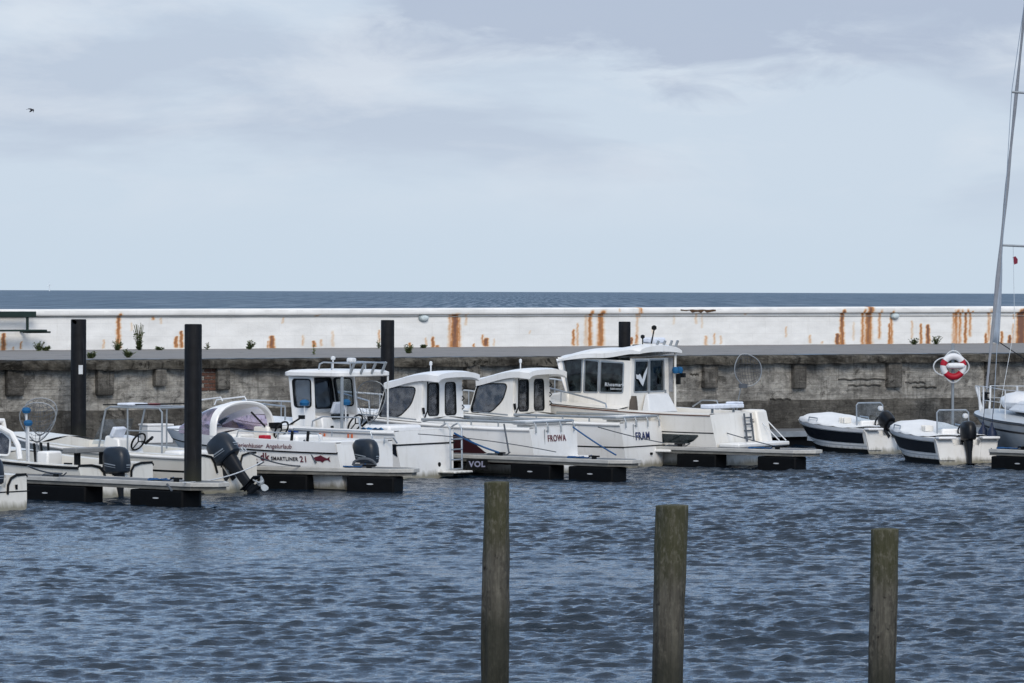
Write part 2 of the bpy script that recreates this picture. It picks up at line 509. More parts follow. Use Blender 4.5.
def window(parent, pts, fn, glass_m, frame_m='dark_rub', fw=0.03, thick=0.03, r=0.06):
    """pane with a frame round it; pts in panel plane, fn maps panel plane to boat"""
    P = round_poly(pts, r)
    c = Vector((sum(p[0] for p in P) / len(P), sum(p[1] for p in P) / len(P)))
    def grow(k):
        out = []
        for i, p in enumerate(P):
            a, b = Vector(P[i - 1]), Vector(P[(i + 1) % len(P)])
            d = (b - a)
            if d.length < 1e-6: out.append(p); continue
            nrm = Vector((d.y, -d.x)).normalized()
            if nrm.dot(Vector(p) - c) < 0: nrm = -nrm
            out.append(tuple(Vector(p) + nrm * k))
        return out
    w = link_mesh(fill2d([P], 0.012), 'window', glass_m, parent, fn)
    link_mesh(fill2d([grow(fw), grow(-0.004)], thick), 'window_frame', frame_m, w, fn)
    return w

def smooth01(x):
    x = max(0.0, min(1.0, x)); return x * x * (3 - 2 * x)

# ------------------------------------------------------------------ boats
class Hull:
    def __init__(s, L, B, za, zb, rake=0.7, tr=0.12, full=2.2, q=0.85, chine=0.86):
        s.L, s.B, s.za, s.zb, s.rake, s.tr, s.full, s.q, s.chine = L, B, za, zb, rake, tr, full, q, chine
        s.zc = 0.0
    def hb(s, t):
        b = s.B / 2 * (0.94 + 0.06 * smooth01(t / 0.35))
        if t > 0.45:
            u = (t - 0.45) / 0.55
            b *= max(0.0, 1 - u ** s.full) ** s.q
        return max(b, 0.012)
    def zs(s, t): return s.za + (s.zb - s.za) * t ** 1.8
    def pt(s, t, f, side=1, off=0.0):
        """f: 0 at the waterline chine, 1 at the sheer"""
        zs = s.zs(t)
        zc = 0.02 + 0.28 * t ** 4
        z = zc + (zs - zc) * f
        ch = s.chine - 0.42 * smooth01((t - 0.35) / 0.6)
        b = s.hb(t) * (ch + (1 - ch) * (f ** 0.75 if f > 0 else 0)) + off
        x = s.L * t - s.rake * t ** 5 * (1 - f) - s.tr * (1 - f) * (1 - t) ** 6
        return Vector((x, side * b, z))
    def keel(s, t):
        return Vector((s.L * t - s.rake * t ** 5 - s.tr * (1 - t) ** 6 , 0, -0.28 + 0.5 * t ** 6))
    def side(s, x, z, off=0.008):
        """port side surface point for a given x, z (aft two thirds)"""
        t = x / s.L
        zc = 0.02 + 0.28 * t ** 4
        f = max(0, min(1, (z - zc) / (s.zs(t) - zc)))
        p = s.pt(t, f, 1, off)
        return Vector((x - s.tr * (1 - f) * (1 - t) ** 6, p.y, z))
    def stern(s, y, z, off=0.01):
        f = (z - 0.02) / (s.za - 0.02)
        return Vector((-s.tr * (1 - f) - off, y, z))
    FR = (1.0, 0.93, 0.8, 0.62, 0.42, 0.22, 0.08, 0.0)
    def make(s, root, mat, notch=None, N=30):
        rings = []
        for i in range(N + 1):
            t = i / N
            rings.append([s.pt(t, f) for f in s.FR] + [s.keel(t)] + [s.pt(t, f, -1) for f in reversed(s.FR)])
        m = MB(); m.loft(rings, False, closed=False)
        ring = rings[0]
        if notch:
            w, zn = notch
            x1 = s.stern(0, s.za, 0).x; x2 = s.stern(0, zn, 0).x
            top = [(x1, -w - 0.1, s.za), (x2, -w, zn), (x2, w, zn), (x1, w + 0.1, s.za)]
            # three convex pieces keep the tessellation clean
            n = len(ring)
            lower = [Vector(p) for p in ring]
            m.add(lower + [Vector(p) for p in top], [tuple(list(range(n)) + [n, n + 1, n + 2, n + 3])])
        else:
            m.add(ring, [tuple(range(len(ring)))])
        return m.build('hull', mat, root, 40)
    def band(s, f0, f1, t0, t1, off=0.007, n=26, side=1):
        """strip lying on the hull side between two heights (numbers or functions of t)"""
        rows = []
        g0 = f0 if callable(f0) else (lambda t: f0); g1 = f1 if callable(f1) else (lambda t: f1)
        for i in range(n + 1):
            t = t0 + (t1 - t0) * i / n
            rows.append([s.pt(t, g0(t) + (g1(t) - g0(t)) * k / 4, side, off) for k in range(5)])
        return MB().grid(rows)
    def deck(s, root, mat, tc, w=0.14, zf=0.3, notch=None, N=30, camber=0.1, cap_z=0.02):
        """foredeck from tc forward, gunwale caps and inner liner aft of it"""
        m = MB()
        ts = [tc + (1 - tc) * i / 14 for i in range(15)]
        rows = []
        for t in ts:
            h = s.hb(t) + 0.015; row = []
            for k in range(-6, 7):
                u = k / 6
                row.append(Vector((s.L * t, h * u, s.zs(t) + cap_z + camber * (1 - u * u) * min(1, h / 0.6))))
            rows.append(row)
        m.grid(rows)
        for sd in (1, -1):
            rows = []
            for i in range(13):
                t = tc * i / 12; h = s.hb(t); x = s.L * t; z = s.zs(t)
                xx = max(x, 0.0)
                rows.append([Vector((xx, sd * (h + 0.018), z - 0.03)), Vector((xx, sd * (h + 0.012), z + cap_z)), Vector((xx, sd * (h - w), z + cap_z)),
                             Vector((xx, sd * (h - w - 0.02), z - 0.05)), Vector((xx, sd * (h - w - 0.04), zf))])
            m.grid(rows)
        h0 = s.hb(tc) - w; x0 = s.L * tc
        m.add([(x0, h0, zf), (x0, -h0, zf), (x0, -h0, s.zs(tc) + 0.02), (x0, 0, s.zs(tc) + cap_z + camber), (x0, h0, s.zs(tc) + 0.02)], [(0, 1, 2, 3, 4)])
        # transom inner wall and cap
        h1 = s.hb(0) - w
        if notch:
            wn, zn = notch
            for sd in (1, -1):
                m.box((0.07, sd * (h1 + wn) / 2 + sd * 0.05, s.za + cap_z - 0.02), (0.15, max(h1 - wn - 0.02, 0.05) , 0.05))
            m.box((0.07, 0, zn + 0.005), (0.15, wn * 2, 0.05))
            m.box((0.1, 0, (zn + zf) / 2), (0.05, h1 * 2, zn - zf))
        else:
            m.box((0.08, 0, s.za + cap_z - 0.02), (0.16, h1 * 2, 0.045))
            m.box((0.13, 0, (s.za + zf) / 2), (0.05, h1 * 2, s.za - zf))
        d = m.build('deck', mat, root, 40)
        fl = MB(); rows = []
        for i in range(9):
            t = tc * i / 8; h = s.hb(t) - w
            rows.append([Vector((s.L * t, -h, zf)), Vector((s.L * t, h, zf))])
        fl.grid(rows); fl.build('cockpit_floor', 'gel_grey', root, 0)
        return d
    def rub(s, root, mat, f=0.97, r=0.03, t0=0.0, name='rub_rail'):
        m = MB()
        pts = [s.pt(t0 + (1 - t0) * i / 30, f, 1, 0.01) for i in range(31)] + [s.pt(1 - (1 - t0) * i / 30, f, -1, 0.01) for i in range(31)]
        m.tube(pts, r, 8)
        return m.build(name, mat, root)

def place(px, depth, phi):
    """root of a boat: transom centre seen at px, standing at the given depth; bow turned phi away from the picture plane"""
    p = at_depth(px, 400, depth)
    return (p.x, p.y, 0.0), math.pi - R(phi)

def outboard(parent, loc, tilt=0.0, sc=1.0, cowl='cowl', yaw=0.0, stripe=True):
    m = MB()
    def ell(cx, z, a, b, n=20, p=2.6):
        out = []
        for k in range(n):
            t = 2 * math.pi * k / n; c, si = math.cos(t), math.sin(t)
            out.append(Vector((cx + a * math.copysign(abs(c) ** (2 / p), c), b * math.copysign(abs(si) ** (2 / p), si), z)))
        return out
    S = sc
    # leg
    m.loft([ell(-.27 * S, .06 * S, .17 * S, .11 * S), ell(-.28 * S, -.12 * S, .15 * S, .10 * S), ell(-.3 * S, -.3 * S, .10 * S, .07 * S), ell(-.31 * S, -.62 * S, .10 * S, .05 * S), ell(-.33 * S, -.66 * S, .17 * S, .06 * S)])
    m.box((-.37 * S, 0, -.62 * S), (.42 * S, .2 * S, .018 * S))
    m.loft([ell(-.32 * S, -.64 * S, .10 * S, .03 * S), ell(-.33 * S, -.78 * S, .12 * S, .04 * S), ell(-.36 * S, -.98 * S, .05 * S, .012 * S)])
    m.lathe([(0.005, -.12 * S), (.045 * S, -.16 * S), (.06 * S, -.26 * S), (.06 * S, -.44 * S), (.05 * S, -.52 * S)], 'X', (0, 0, -.78 * S), 12)
    leg = m.build('outboard_motor', 'motor_leg', parent)
    leg.location = loc; leg.rotation_euler = (0, tilt, yaw)
    c = MB()
    c.loft([ell(-.28 * S, .03 * S, .23 * S, .15 * S), ell(-.28 * S, .06 * S, .27 * S, .175 * S), ell(-.275 * S, .2 * S, .295 * S, .185 * S), ell(-.27 * S, .36 * S, .29 * S, .18 * S),
            ell(-.26 * S, .46 * S, .265 * S, .16 * S), ell(-.25 * S, .52 * S, .21 * S, .125 * S), ell(-.24 * S, .545 * S, .11 * S, .06 * S)])
    c.build('cowl', cowl, leg)
    b = MB()
    for sd in (1, -1): b.box((-.06 * S, sd * .1 * S, -.12 * S), (.1 * S, .03 * S, .34 * S))
    b.tube([(-.06 * S, -.13 * S, -.0), (-.06 * S, .13 * S, 0)], .025 * S)
    b.tube([(-.1 * S, 0, .06 * S), (.12 * S, 0, .14 * S), (.34 * S, 0, .17 * S)], .022 * S)
    b.build('bracket', 'motor_leg', leg)
    p = MB()
    p.lathe([(.05 * S, -.52 * S), (.04 * S, -.6 * S), (.01 * S, -.64 * S)], 'X', (0, 0, -.78 * S), 10)
    for k in range(3):
        a = 2 * math.pi * k / 3 + 0.4
        rings = []
        for rr, wd in ((.04, .05), (.1, .1), (.15, .1), (.18, .05)):
            u = Vector((0, math.cos(a), math.sin(a))); w = Vector((0.45, -math.sin(a) * 0.9, math.cos(a) * 0.9))
            q = Vector((-.57 * S, 0, -.78 * S)) + u * rr * S
            rings.append([q + w * wd * S * .7 + Vector((.006, 0, 0)), q - w * wd * S * .7 + Vector((.006, 0, 0)), q - w * wd * S * .7 - Vector((.006, 0, 0)), q + w * wd * S * .7 - Vector((.006, 0, 0))])
        p.loft(rings)
    p.build('propeller', 'prop', leg)
    if stripe:
        d = MB()
        for zz, hh in ((.17, .022), (.13, .012)):
            d.add([(-.40 * S, .187 * S, zz * S), (-.12 * S, .187 * S, (zz + .05) * S), (-.12 * S, .187 * S, (zz + .05 + hh) * S), (-.40 * S, .187 * S, (zz + hh) * S)], [(0, 1, 2, 3)])
            d.add([(-.573 * S, .06 * S, zz * S), (-.573 * S, -.06 * S, zz * S), (-.573 * S, -.06 * S, (zz + hh) * S), (-.573 * S, .06 * S, (zz + hh) * S)], [(0, 1, 2, 3)])
        d.build_each('cowl_decal', 'cowl_grey', leg, smooth=0)
    return leg

def wheel(parent, c, r=0.19, tilt=0.5, mat='dark_rub'):
    m = MB(); rot = Matrix.Rotation(R(90) - tilt, 3, 'Y')
    ring = [rot @ Vector((r * math.cos(a), r * math.sin(a), 0)) for a in [2 * math.pi * k / 20 for k in range(20)]]
    m.tube(ring, 0.02, 6, True)
    for k in range(3):
        a = 2 * math.pi * k / 3 + .5
        m.tube([(0, 0, 0), rot @ Vector((r * math.cos(a), r * math.sin(a), 0))], 0.014, 6)
    return m.build('steering_wheel', mat, parent, loc=c)

def net(parent, base, h, w, lean, name='landing_net', r=0.014, yaw=0.0, mat='steel'):
    """teardrop landing net hoop on a handle"""
    m = MB(); pts = []
    for k in range(26):
        a = 2 * math.pi * k / 26
        u = math.sin(a) * w / 2 * (0.72 + 0.28 * -math.cos(a)); v = h * 0.5 * (1 - math.cos(a))
        pts.append(Vector((u * math.cos(yaw), u * math.sin(yaw), v)) + Vector((lean * v, 0, 0)))
    m.tube(pts, r, 6, True)
    m.tube([(0, 0, 0), (-lean * 0.45, 0, -0.45)], r, 6)
    o = m.build(name, 'net_frame', parent, loc=base)
    g = MB()
    bag = lambda p, dep: p + Vector((-0.10, 0.12, -0.10)) * dep
    for k in range(1, 13):
        a = pts[k]; b = pts[-k]
        g.tube([a] + [bag(a.lerp(b, u), math.sin(math.pi * u) * math.sin(math.pi * k / 13) * 1.4) for u in (.2, .4, .6, .8)] + [b], 0.0035, 4)
    for u in (.15, .3, .45, .6, .75, .88):
        g.tube([bag(pts[k].lerp(pts[-k], u), math.sin(math.pi * u) * math.sin(math.pi * k / 13) * 1.4) for k in range(1, 13)], .0035, 4)
    g.build('netting', 'rope', o)
    return o

# ---- boat with a cuddy at the far left, low stern (console hidden)
def boat_left_open():
    loc, rz = place(116, 79.2, 36)
    b = empty('motor_boat', loc, rz, 'open white fishing boat with landing nets and grey stern bench, behind the nearest finger pontoon', 'boat', None)
    H = Hull(5.2, 2.3, 0.62, 1.0); n = (0.33, 0.42)
    H.make(b, 'gel_left', n); H.deck(b, 'gel_left', 0.48, 0.24, 0.22, n)
    H.rub(b, 'dark_rub', 0.96, 0.03)
    t = MB()
    for sd in (1, -1):
        pts = [(0.0, sd * (H.hb(0) - .02), .64), (-.02, sd * .72, .64), (-.03, sd * .5, .6), (-.05, sd * .40, .5), (-.08, sd * .36, .3)]
        t.tube(pts, 0.025, 6)
    t.build_each('stern_trim', 'dark_rub', b)
    outboard(b, (.24, 0, .42), 0.05, 1.0)
    # arched cuddy end
    fr = MB()
    xa = 1.75
    pts = [(xa - .15, .98, .72), (xa - .08, .96, .98), (xa + .12, .92, 1.2), (xa + .45, .88, 1.31), (xa + 1.2, .84, 1.36), (xa + 1.95, .78, 1.38), (xa + 2.0, 0, 1.42), (xa + 1.95, -.78, 1.38), (xa + 1.9, -.9, .8)]
    fr.tube(pts, .055, 8); fr.build('cabin_arch', 'gel', b)
    rf = MB()
    rows = []
    for i in range(7):
        u = i / 6; x = xa + 2.0 + 1.0 * u
        z = 1.38 - .42 * u ** 2
        rows.append([Vector((x, y * (1 - .3 * u), z - .08 * y * y)) for y in (.8, .55, .3, 0, -.3, -.55, -.8)])
    rf.grid(rows); rf.build('cabin_roof', 'gel', b)
    window(b, [(1.95, .80), (3.3, .82), (3.2, 1.22), (2.2, 1.22), (1.98, 1.1)], lambda u, v, w: Vector((u, .92 - (v - .78) * .2 + w, v)), 'glass_dark', 'gel', .03, .02)
    bench = MB()
    bench.box((.62, .1, .90), (.36, 1.1, .09)); bench.build('stern_bench', 'grey_seat', b, bevel=.015)
    lg = MB()
    for y in (.42, -.3): lg.box((.62, y, .55), (.09, .09, .63))
    lg.build_each('bench_leg', 'dark_rub', b)
    net(b, (1.78, .3, 1.04), .76, .92, -.03, yaw=.66, r=.013)
    net(b, (1.98, .0, 1.16), .72, .84, -.03, yaw=.66, r=.012)
    for i, (x, y, z) in enumerate(((1.70, .62, 1.36), (1.84, .52, 1.6))):
        rd = MB(); rd.tube([(x, y, .6), (x + .02, y, z)], .022, 6); rd.build('rod_holder', 'white_metal', b)
        cv = MB(); cv.lathe([(.02, -.06), (.07, -.05), (.09, 0), (.07, .05), (.02, .06)], 'Z', (x + .02, y, z + .05), 10); cv.build('reel_cover', 'blue_cover', b)
    cs = MB(); cs.box((1.32, .45, .62), (.3, .42, .5)); cs.build('locker', 'gel', b, bevel=.04)
    st = MB()
    for k in range(3): st.tube([(1.9, .2 - k * .2, .5), (1.9 + .05, .2 - k * .2, 1.0)], .025, 6)
    st.build_each('rod_rack', 'dark_rub', b)
    cl = MB()
    cl.box((.35, .98, .67), (.18, .05, .03)); cl.build('cleat', 'dark_rub', b)
    return b

def boat_corner():
    loc, rz = place(-9, 73.9, 36)
    b = empty('motor_boat', loc, rz, 'white boat cut by the left picture edge, only its stern quarter in view', 'boat')
    H = Hull(5.0, 2.0, 0.62, 1.0); n = (0.33, 0.42)
    H.make(b, 'gel_left', n); H.deck(b, 'gel_left', 0.5, 0.22, 0.22, n)
    H.rub(b, 'dark_rub', 0.97, 0.025)
    s = MB(); s.tube([H.stern(.95 - 1.9 * k / 10, .34, .004) for k in range(11)], .012, 6); s.build('stern_line', 'dark_rub', b)
    t = MB()
    for sd in (1, -1):
        t.tube([(0.0, sd * (H.hb(0) - .02), .64), (-.02, sd * .66, .64), (-.03, sd * .5, .58), (-.05, sd * .40, .46), (-.08, sd * .36, .3)], 0.025, 6)
    t.build_each('stern_trim', 'dark_rub', b)
    dr = MB(); dr.box(H.stern(-.62, .42, .01), (.02, .05, .09)); dr.build('drain_flap', 'dark_rub', b)
    outboard(b, (.3, 0, .44), 0.05, 1.0)
    return b

def boat_console():
    loc, rz = place(226, 81.2, 34)
    b = empty('motor_boat', loc, rz, 'open console boat with tubular frame, its big outboard tilted up beside the tall black pile', 'boat')
    H = Hull(5.6, 2.1, 0.74, 1.05); n = (0.34, 0.5)
    H.make(b, 'gel_left', n); H.deck(b, 'gel_left', 0.72, 0.2, 0.3, n)
    H.rub(b, 'gel', 0.95, 0.035)
    st = H.band(0.55, 0.60, 0.0, 0.95, .006); st.build('hull_line', 'dark_rub', b)
    t = MB()
    for sd in (1, -1):
        t.tube([(0.0, sd * (H.hb(0) - .02), .76), (-.02, sd * .72, .76), (-.03, sd * .5, .72), (-.05, sd * .42, .6), (-.08, sd * .37, .4)], 0.022, 6)
    t.build_each('stern_trim', 'dark_rub', b)
    outboard(b, (.08, 0.05, .46), R(40), 1.06)
    c = MB()
    c.hexa([(2.3, .42, .3), (2.3, -.42, .3), (2.95, -.42, .3), (2.95, .42, .3), (2.45, .36, 1.02), (2.45, -.36, 1.02), (2.8, -.36, 1.08), (2.8, .36, 1.08)])
    c.build('console', 'gel', b, bevel=.04)
    pl = MB(); pl.box((2.57, .22, 1.15), (.1, .36, .2), Matrix.Rotation(-.5, 3, 'Y')); pl.build('chart_plotter', 'screen', b, bevel=.02)
    wheel(b, (2.27, -.05, .95))
    th = MB(); th.tube([(2.3, -.3, .9), (2.15, -.36, 1.04)], .03, 6); th.tube([(2.15, -.36, 1.04), (2.05, -.2, 1.0)], .02, 6); th.build('throttle', 'dark_rub', b)
    f = MB()
    zt = 1.66
    for y in (.62, -.62):
        f.tube([(2.75, y, .8), (2.62, y, 1.4), (2.56, y, zt - .05), (2.45, y, zt), (1.2, y, zt), (1.12, y, zt - .08), (1.12, y, .75)], .019, 8)
        f.tube([(2.0, y, .8), (2.0, y, zt)], .017, 8)
        f.tube([(1.12, y, 1.2), (2.0, y, 1.2)], .016, 6)
    for x in (2.45, 1.9, 1.2): f.tube([(x, .62, zt), (x, -.62, zt)], .019, 8)
    f.build('tube_frame', 'alu', b)
    tp = MB()
    tp.box((2.3, .1, zt + .05), (.4, .5, .05)); tp.build('folded_cloth', 'screen', b, bevel=.02)
    tb = MB(); tb.box((1.98, -.2, zt + .045), (.2, .2, .035)); tb.build('folded_bag', 'red', b, bevel=.02)
    ro = MB()
    ro.tube([(2.9, .3, zt + .03), (1.3, .2, zt + .07)], .014, 6); ro.tube([(2.6, -.2, zt + .03), (1.2, -.4, zt + .07)], .014, 6)
    ro.build_each('fishing_rod', 'dark_rub', b)
    ws = MB(); ws.add([(2.98, .55, .9), (2.98, -.55, .9), (2.75, -.5, 1.4), (2.75, .5, 1.4)], [(0, 1, 2, 3)]); ws.build('windscreen', 'glass_clear', b, 0)
    se = MB(); se.box((1.0, 0, .56), (.45, .9, .5)); se.build_each('seat_box', 'gel', b, bevel=.05)
    hd = MB()
    for i in range(2): hd.tube([(.12, -.85 + i * .1, .77), (.2, -.85 + i * .1, .86), (.3, -.85 + i * .1, .77)], .014, 6)
    hd.build_each('stern_cleat', 'steel', b)
    return b

def boat_canopy():
    loc, rz = place(364.5, 82.9, 34)
    b = empty('motor_boat', loc, rz, 'white cuddy boat with arched canopy and maroon lettering along its side', 'boat')
    H = Hull(5.1, 2.05, 0.94, 1.12, q=0.8); n = (0.34, 0.5)
    H.make(b, 'gel', n); H.deck(b, 'gel', 0.62, 0.2, 0.34, n)
    gb = H.band(0.80, 1.02, 0.0, 0.985, .035); gb.build('gunwale_moulding', 'gel_clean', b)
    H.rub(b, 'dark_rub', 0.79, 0.022)
    ln = H.band(0.30, 0.335, 0.0, 0.9, .006); ln.build('hull_line', 'dark_rub', b)
    outboard(b, (.22, 0, .47), 0.03, 0.98)
    gr = MB()
    gr.tube([(-.05, -.62, .9), (-.05, -.62, 1.02), (-.2, -.72, 1.02), (-.26, -.78, .9)], .018, 6); gr.build('stern_handle', 'steel', b)
    # lettering on the side
    def side(x0, z0, off):
        return lambda u, v, w: H.side(x0 - u, z0 + v, off) + Vector((0, w, 0))
    for w_, x_ in (('Freizeit', 2.98), ('·', 2.55), ('Ferienhäuser', 2.475), ('·', 1.80), ('Angelurlaub', 1.70)):
        text(w_, .132, 'side_lettering' if w_ != '·' else 'side_lettering_dot', 'ink_maroon', b, side(x_, .815, .05), shear=.2, space=1.0)
    text('nnt dk', .22, 'side_lettering', 'ink_maroon', b, side(2.30, .56, .012), bold=.005)
    text('SMARTLINER', .105, 'side_lettering', 'ink_black', b, side(1.62, .57, .012), bold=.002)
    text('21', .17, 'side_lettering', 'ink_maroon', b, side(0.92, .55, .012), bold=.003)
    fish = [(0, 0), (.1, .05), (.2, .075), (.27, .10), (.32, .07), (.4, .04), (.46, .02), (.54, .07), (.52, 0), (.54, -.07), (.46, -.02), (.36, -.04), (.3, -.09), (.24, -.055), (.1, -.05)]
    link_mesh(fill2d([fish], .004), 'fish_emblem', 'ink_maroon', b, lambda u, v, w: H.side(.62 - u * .78, .62 + v * .78, .012) + Vector((0, w, 0)))
    # canopy
    xa = 3.12
    m = MB(); rings = []
    arch = lambda k, w, z0, zt: Vector((0, w * math.cos(k), z0 + (zt - z0) * math.sin(k) ** 0.5))
    NA = 20
    for dx, gw in ((-.09, 0.0), (-.07, .025), (.07, .025), (.09, 0.0)):
        rings.append([arch(math.pi * i / NA, .98 + gw * .5, .96, 1.70 + gw) + Vector((xa + dx + .35 * math.sin(math.pi * i / NA) * 0 , 0, 0)) for i in range(NA + 1)])
    for dx, gw in ((.06, -.035), (-.07, -.035)):
        rings.append([arch(math.pi * i / NA, .98 + gw, .96, 1.70 + gw) + Vector((xa + dx, 0, 0)) for i in range(NA + 1)])
    rings.append(rings[0])
    m.loft(rings, False, closed=False); m.build('canopy_arch', 'gel', b)
    rows = []
    for j in range(9):
        u = j / 8; x = xa + .09 + 1.0 * u
        wv = .97 - .24 * u; zt = 1.70 - .42 * u ** 1.7
        rows.append([arch(math.pi * i / NA, wv, 1.0 + .06 * u, zt) + Vector((x, 0, 0)) for i in range(NA + 1)])
    rfp = MB(); rfp.grid([r[5:NA - 4] for r in rows]); rfp.build('canopy_roof', 'gel', b)
    sp = MB(); sp.grid([r[0:6] for r in rows]); w1 = sp.build('side_window', 'glass_purple', b)
    sp = MB(); sp.grid([r[NA - 5:NA + 1] for r in rows]); sp.build('side_window', 'glass_purple', b)
    fw = MB(); last = rows[-1]; fw.add(last + [Vector((xa + 1.12, 0, 1.05))], [tuple(range(len(last)))]); fw.build('windscreen', 'glass_purple', b, 0)
    hr = MB(); hr.tube([(xa + .2, -.4, 1.72), (xa + .25, -.4, 1.8), (xa + .95, -.35, 1.72), (xa + 1.0, -.35, 1.62)], .016, 6)
    hr.tube([(xa + .2, .4, 1.72), (xa + .25, .4, 1.8), (xa + .95, .35, 1.72), (xa + 1.0, .35, 1.62)], .016, 6); hr.build_each('roof_rail', 'white_metal', b)
    # inside
    cs = MB(); cs.box((2.72, -.45, .78), (.4, .7, .84)); cs.box((2.72, .6, .72), (.4, .5, .7)); cs.build_each('console', 'gel_warm', b, bevel=.04)
    wheel(b, (2.45, -.45, 1.12), .2)
    eq = MB(); eq.box((2.5, -.32, 1.22), (.12, .3, .12)); eq.tube([(2.6, -.1, 1.2), (2.85, .05, 1.5)], .022, 6); eq.tube([(2.4, -.7, 1.24), (2.3, -.9, 1.36)], .02, 6)
    eq.box((2.3, -.95, 1.38), (.1, .1, .08)); eq.build_each('instrument_mount', 'dark_rub', b)
    se = MB(); se.box((1.5, .15, .82), (.5, .9, .5)); se.box((.5, .1, .8), (.5, 1.3, .34)); se.build_each('seat_box', 'gel', b, bevel=.05)
    cu = MB(); cu.box((2.15, .5, .98), (.2, .18, .14)); cu.build('red_container', 'red', b, bevel=.02)
    rl = MB()
    for sd in (1, -1):
        rl.tube([(2.55, sd * .93, 1.0), (2.5, sd * .93, 1.14), (.5, sd * .9, 1.12), (.45, sd * .9, .98)], .016, 6)
        rl.tube([(1.5, sd * .92, 1.0), (1.5, sd * .92, 1.13)], .014, 6)
    rl.build_each('side_rail', 'steel', b)
    rh = MB()
    for x in (1.15, .75): rh.tube([(x, .92, .97), (x - .03, .93, 1.17)], .03, 6)
    rh.build_each('rod_holder', 'dark_rub', b)
    hatch = MB(); hatch.box((4.0, 0, 1.2), (.4, .4, .04)); hatch.build('deck_hatch', 'glass_dark', b, bevel=.01)
    an = MB(); an.tube([(4.3, .1, 1.22), (4.1, .25, 1.27), (3.9, .3, 1.26)], .018, 6); an.build('deck_line', 'dark_rub', b)
    return b

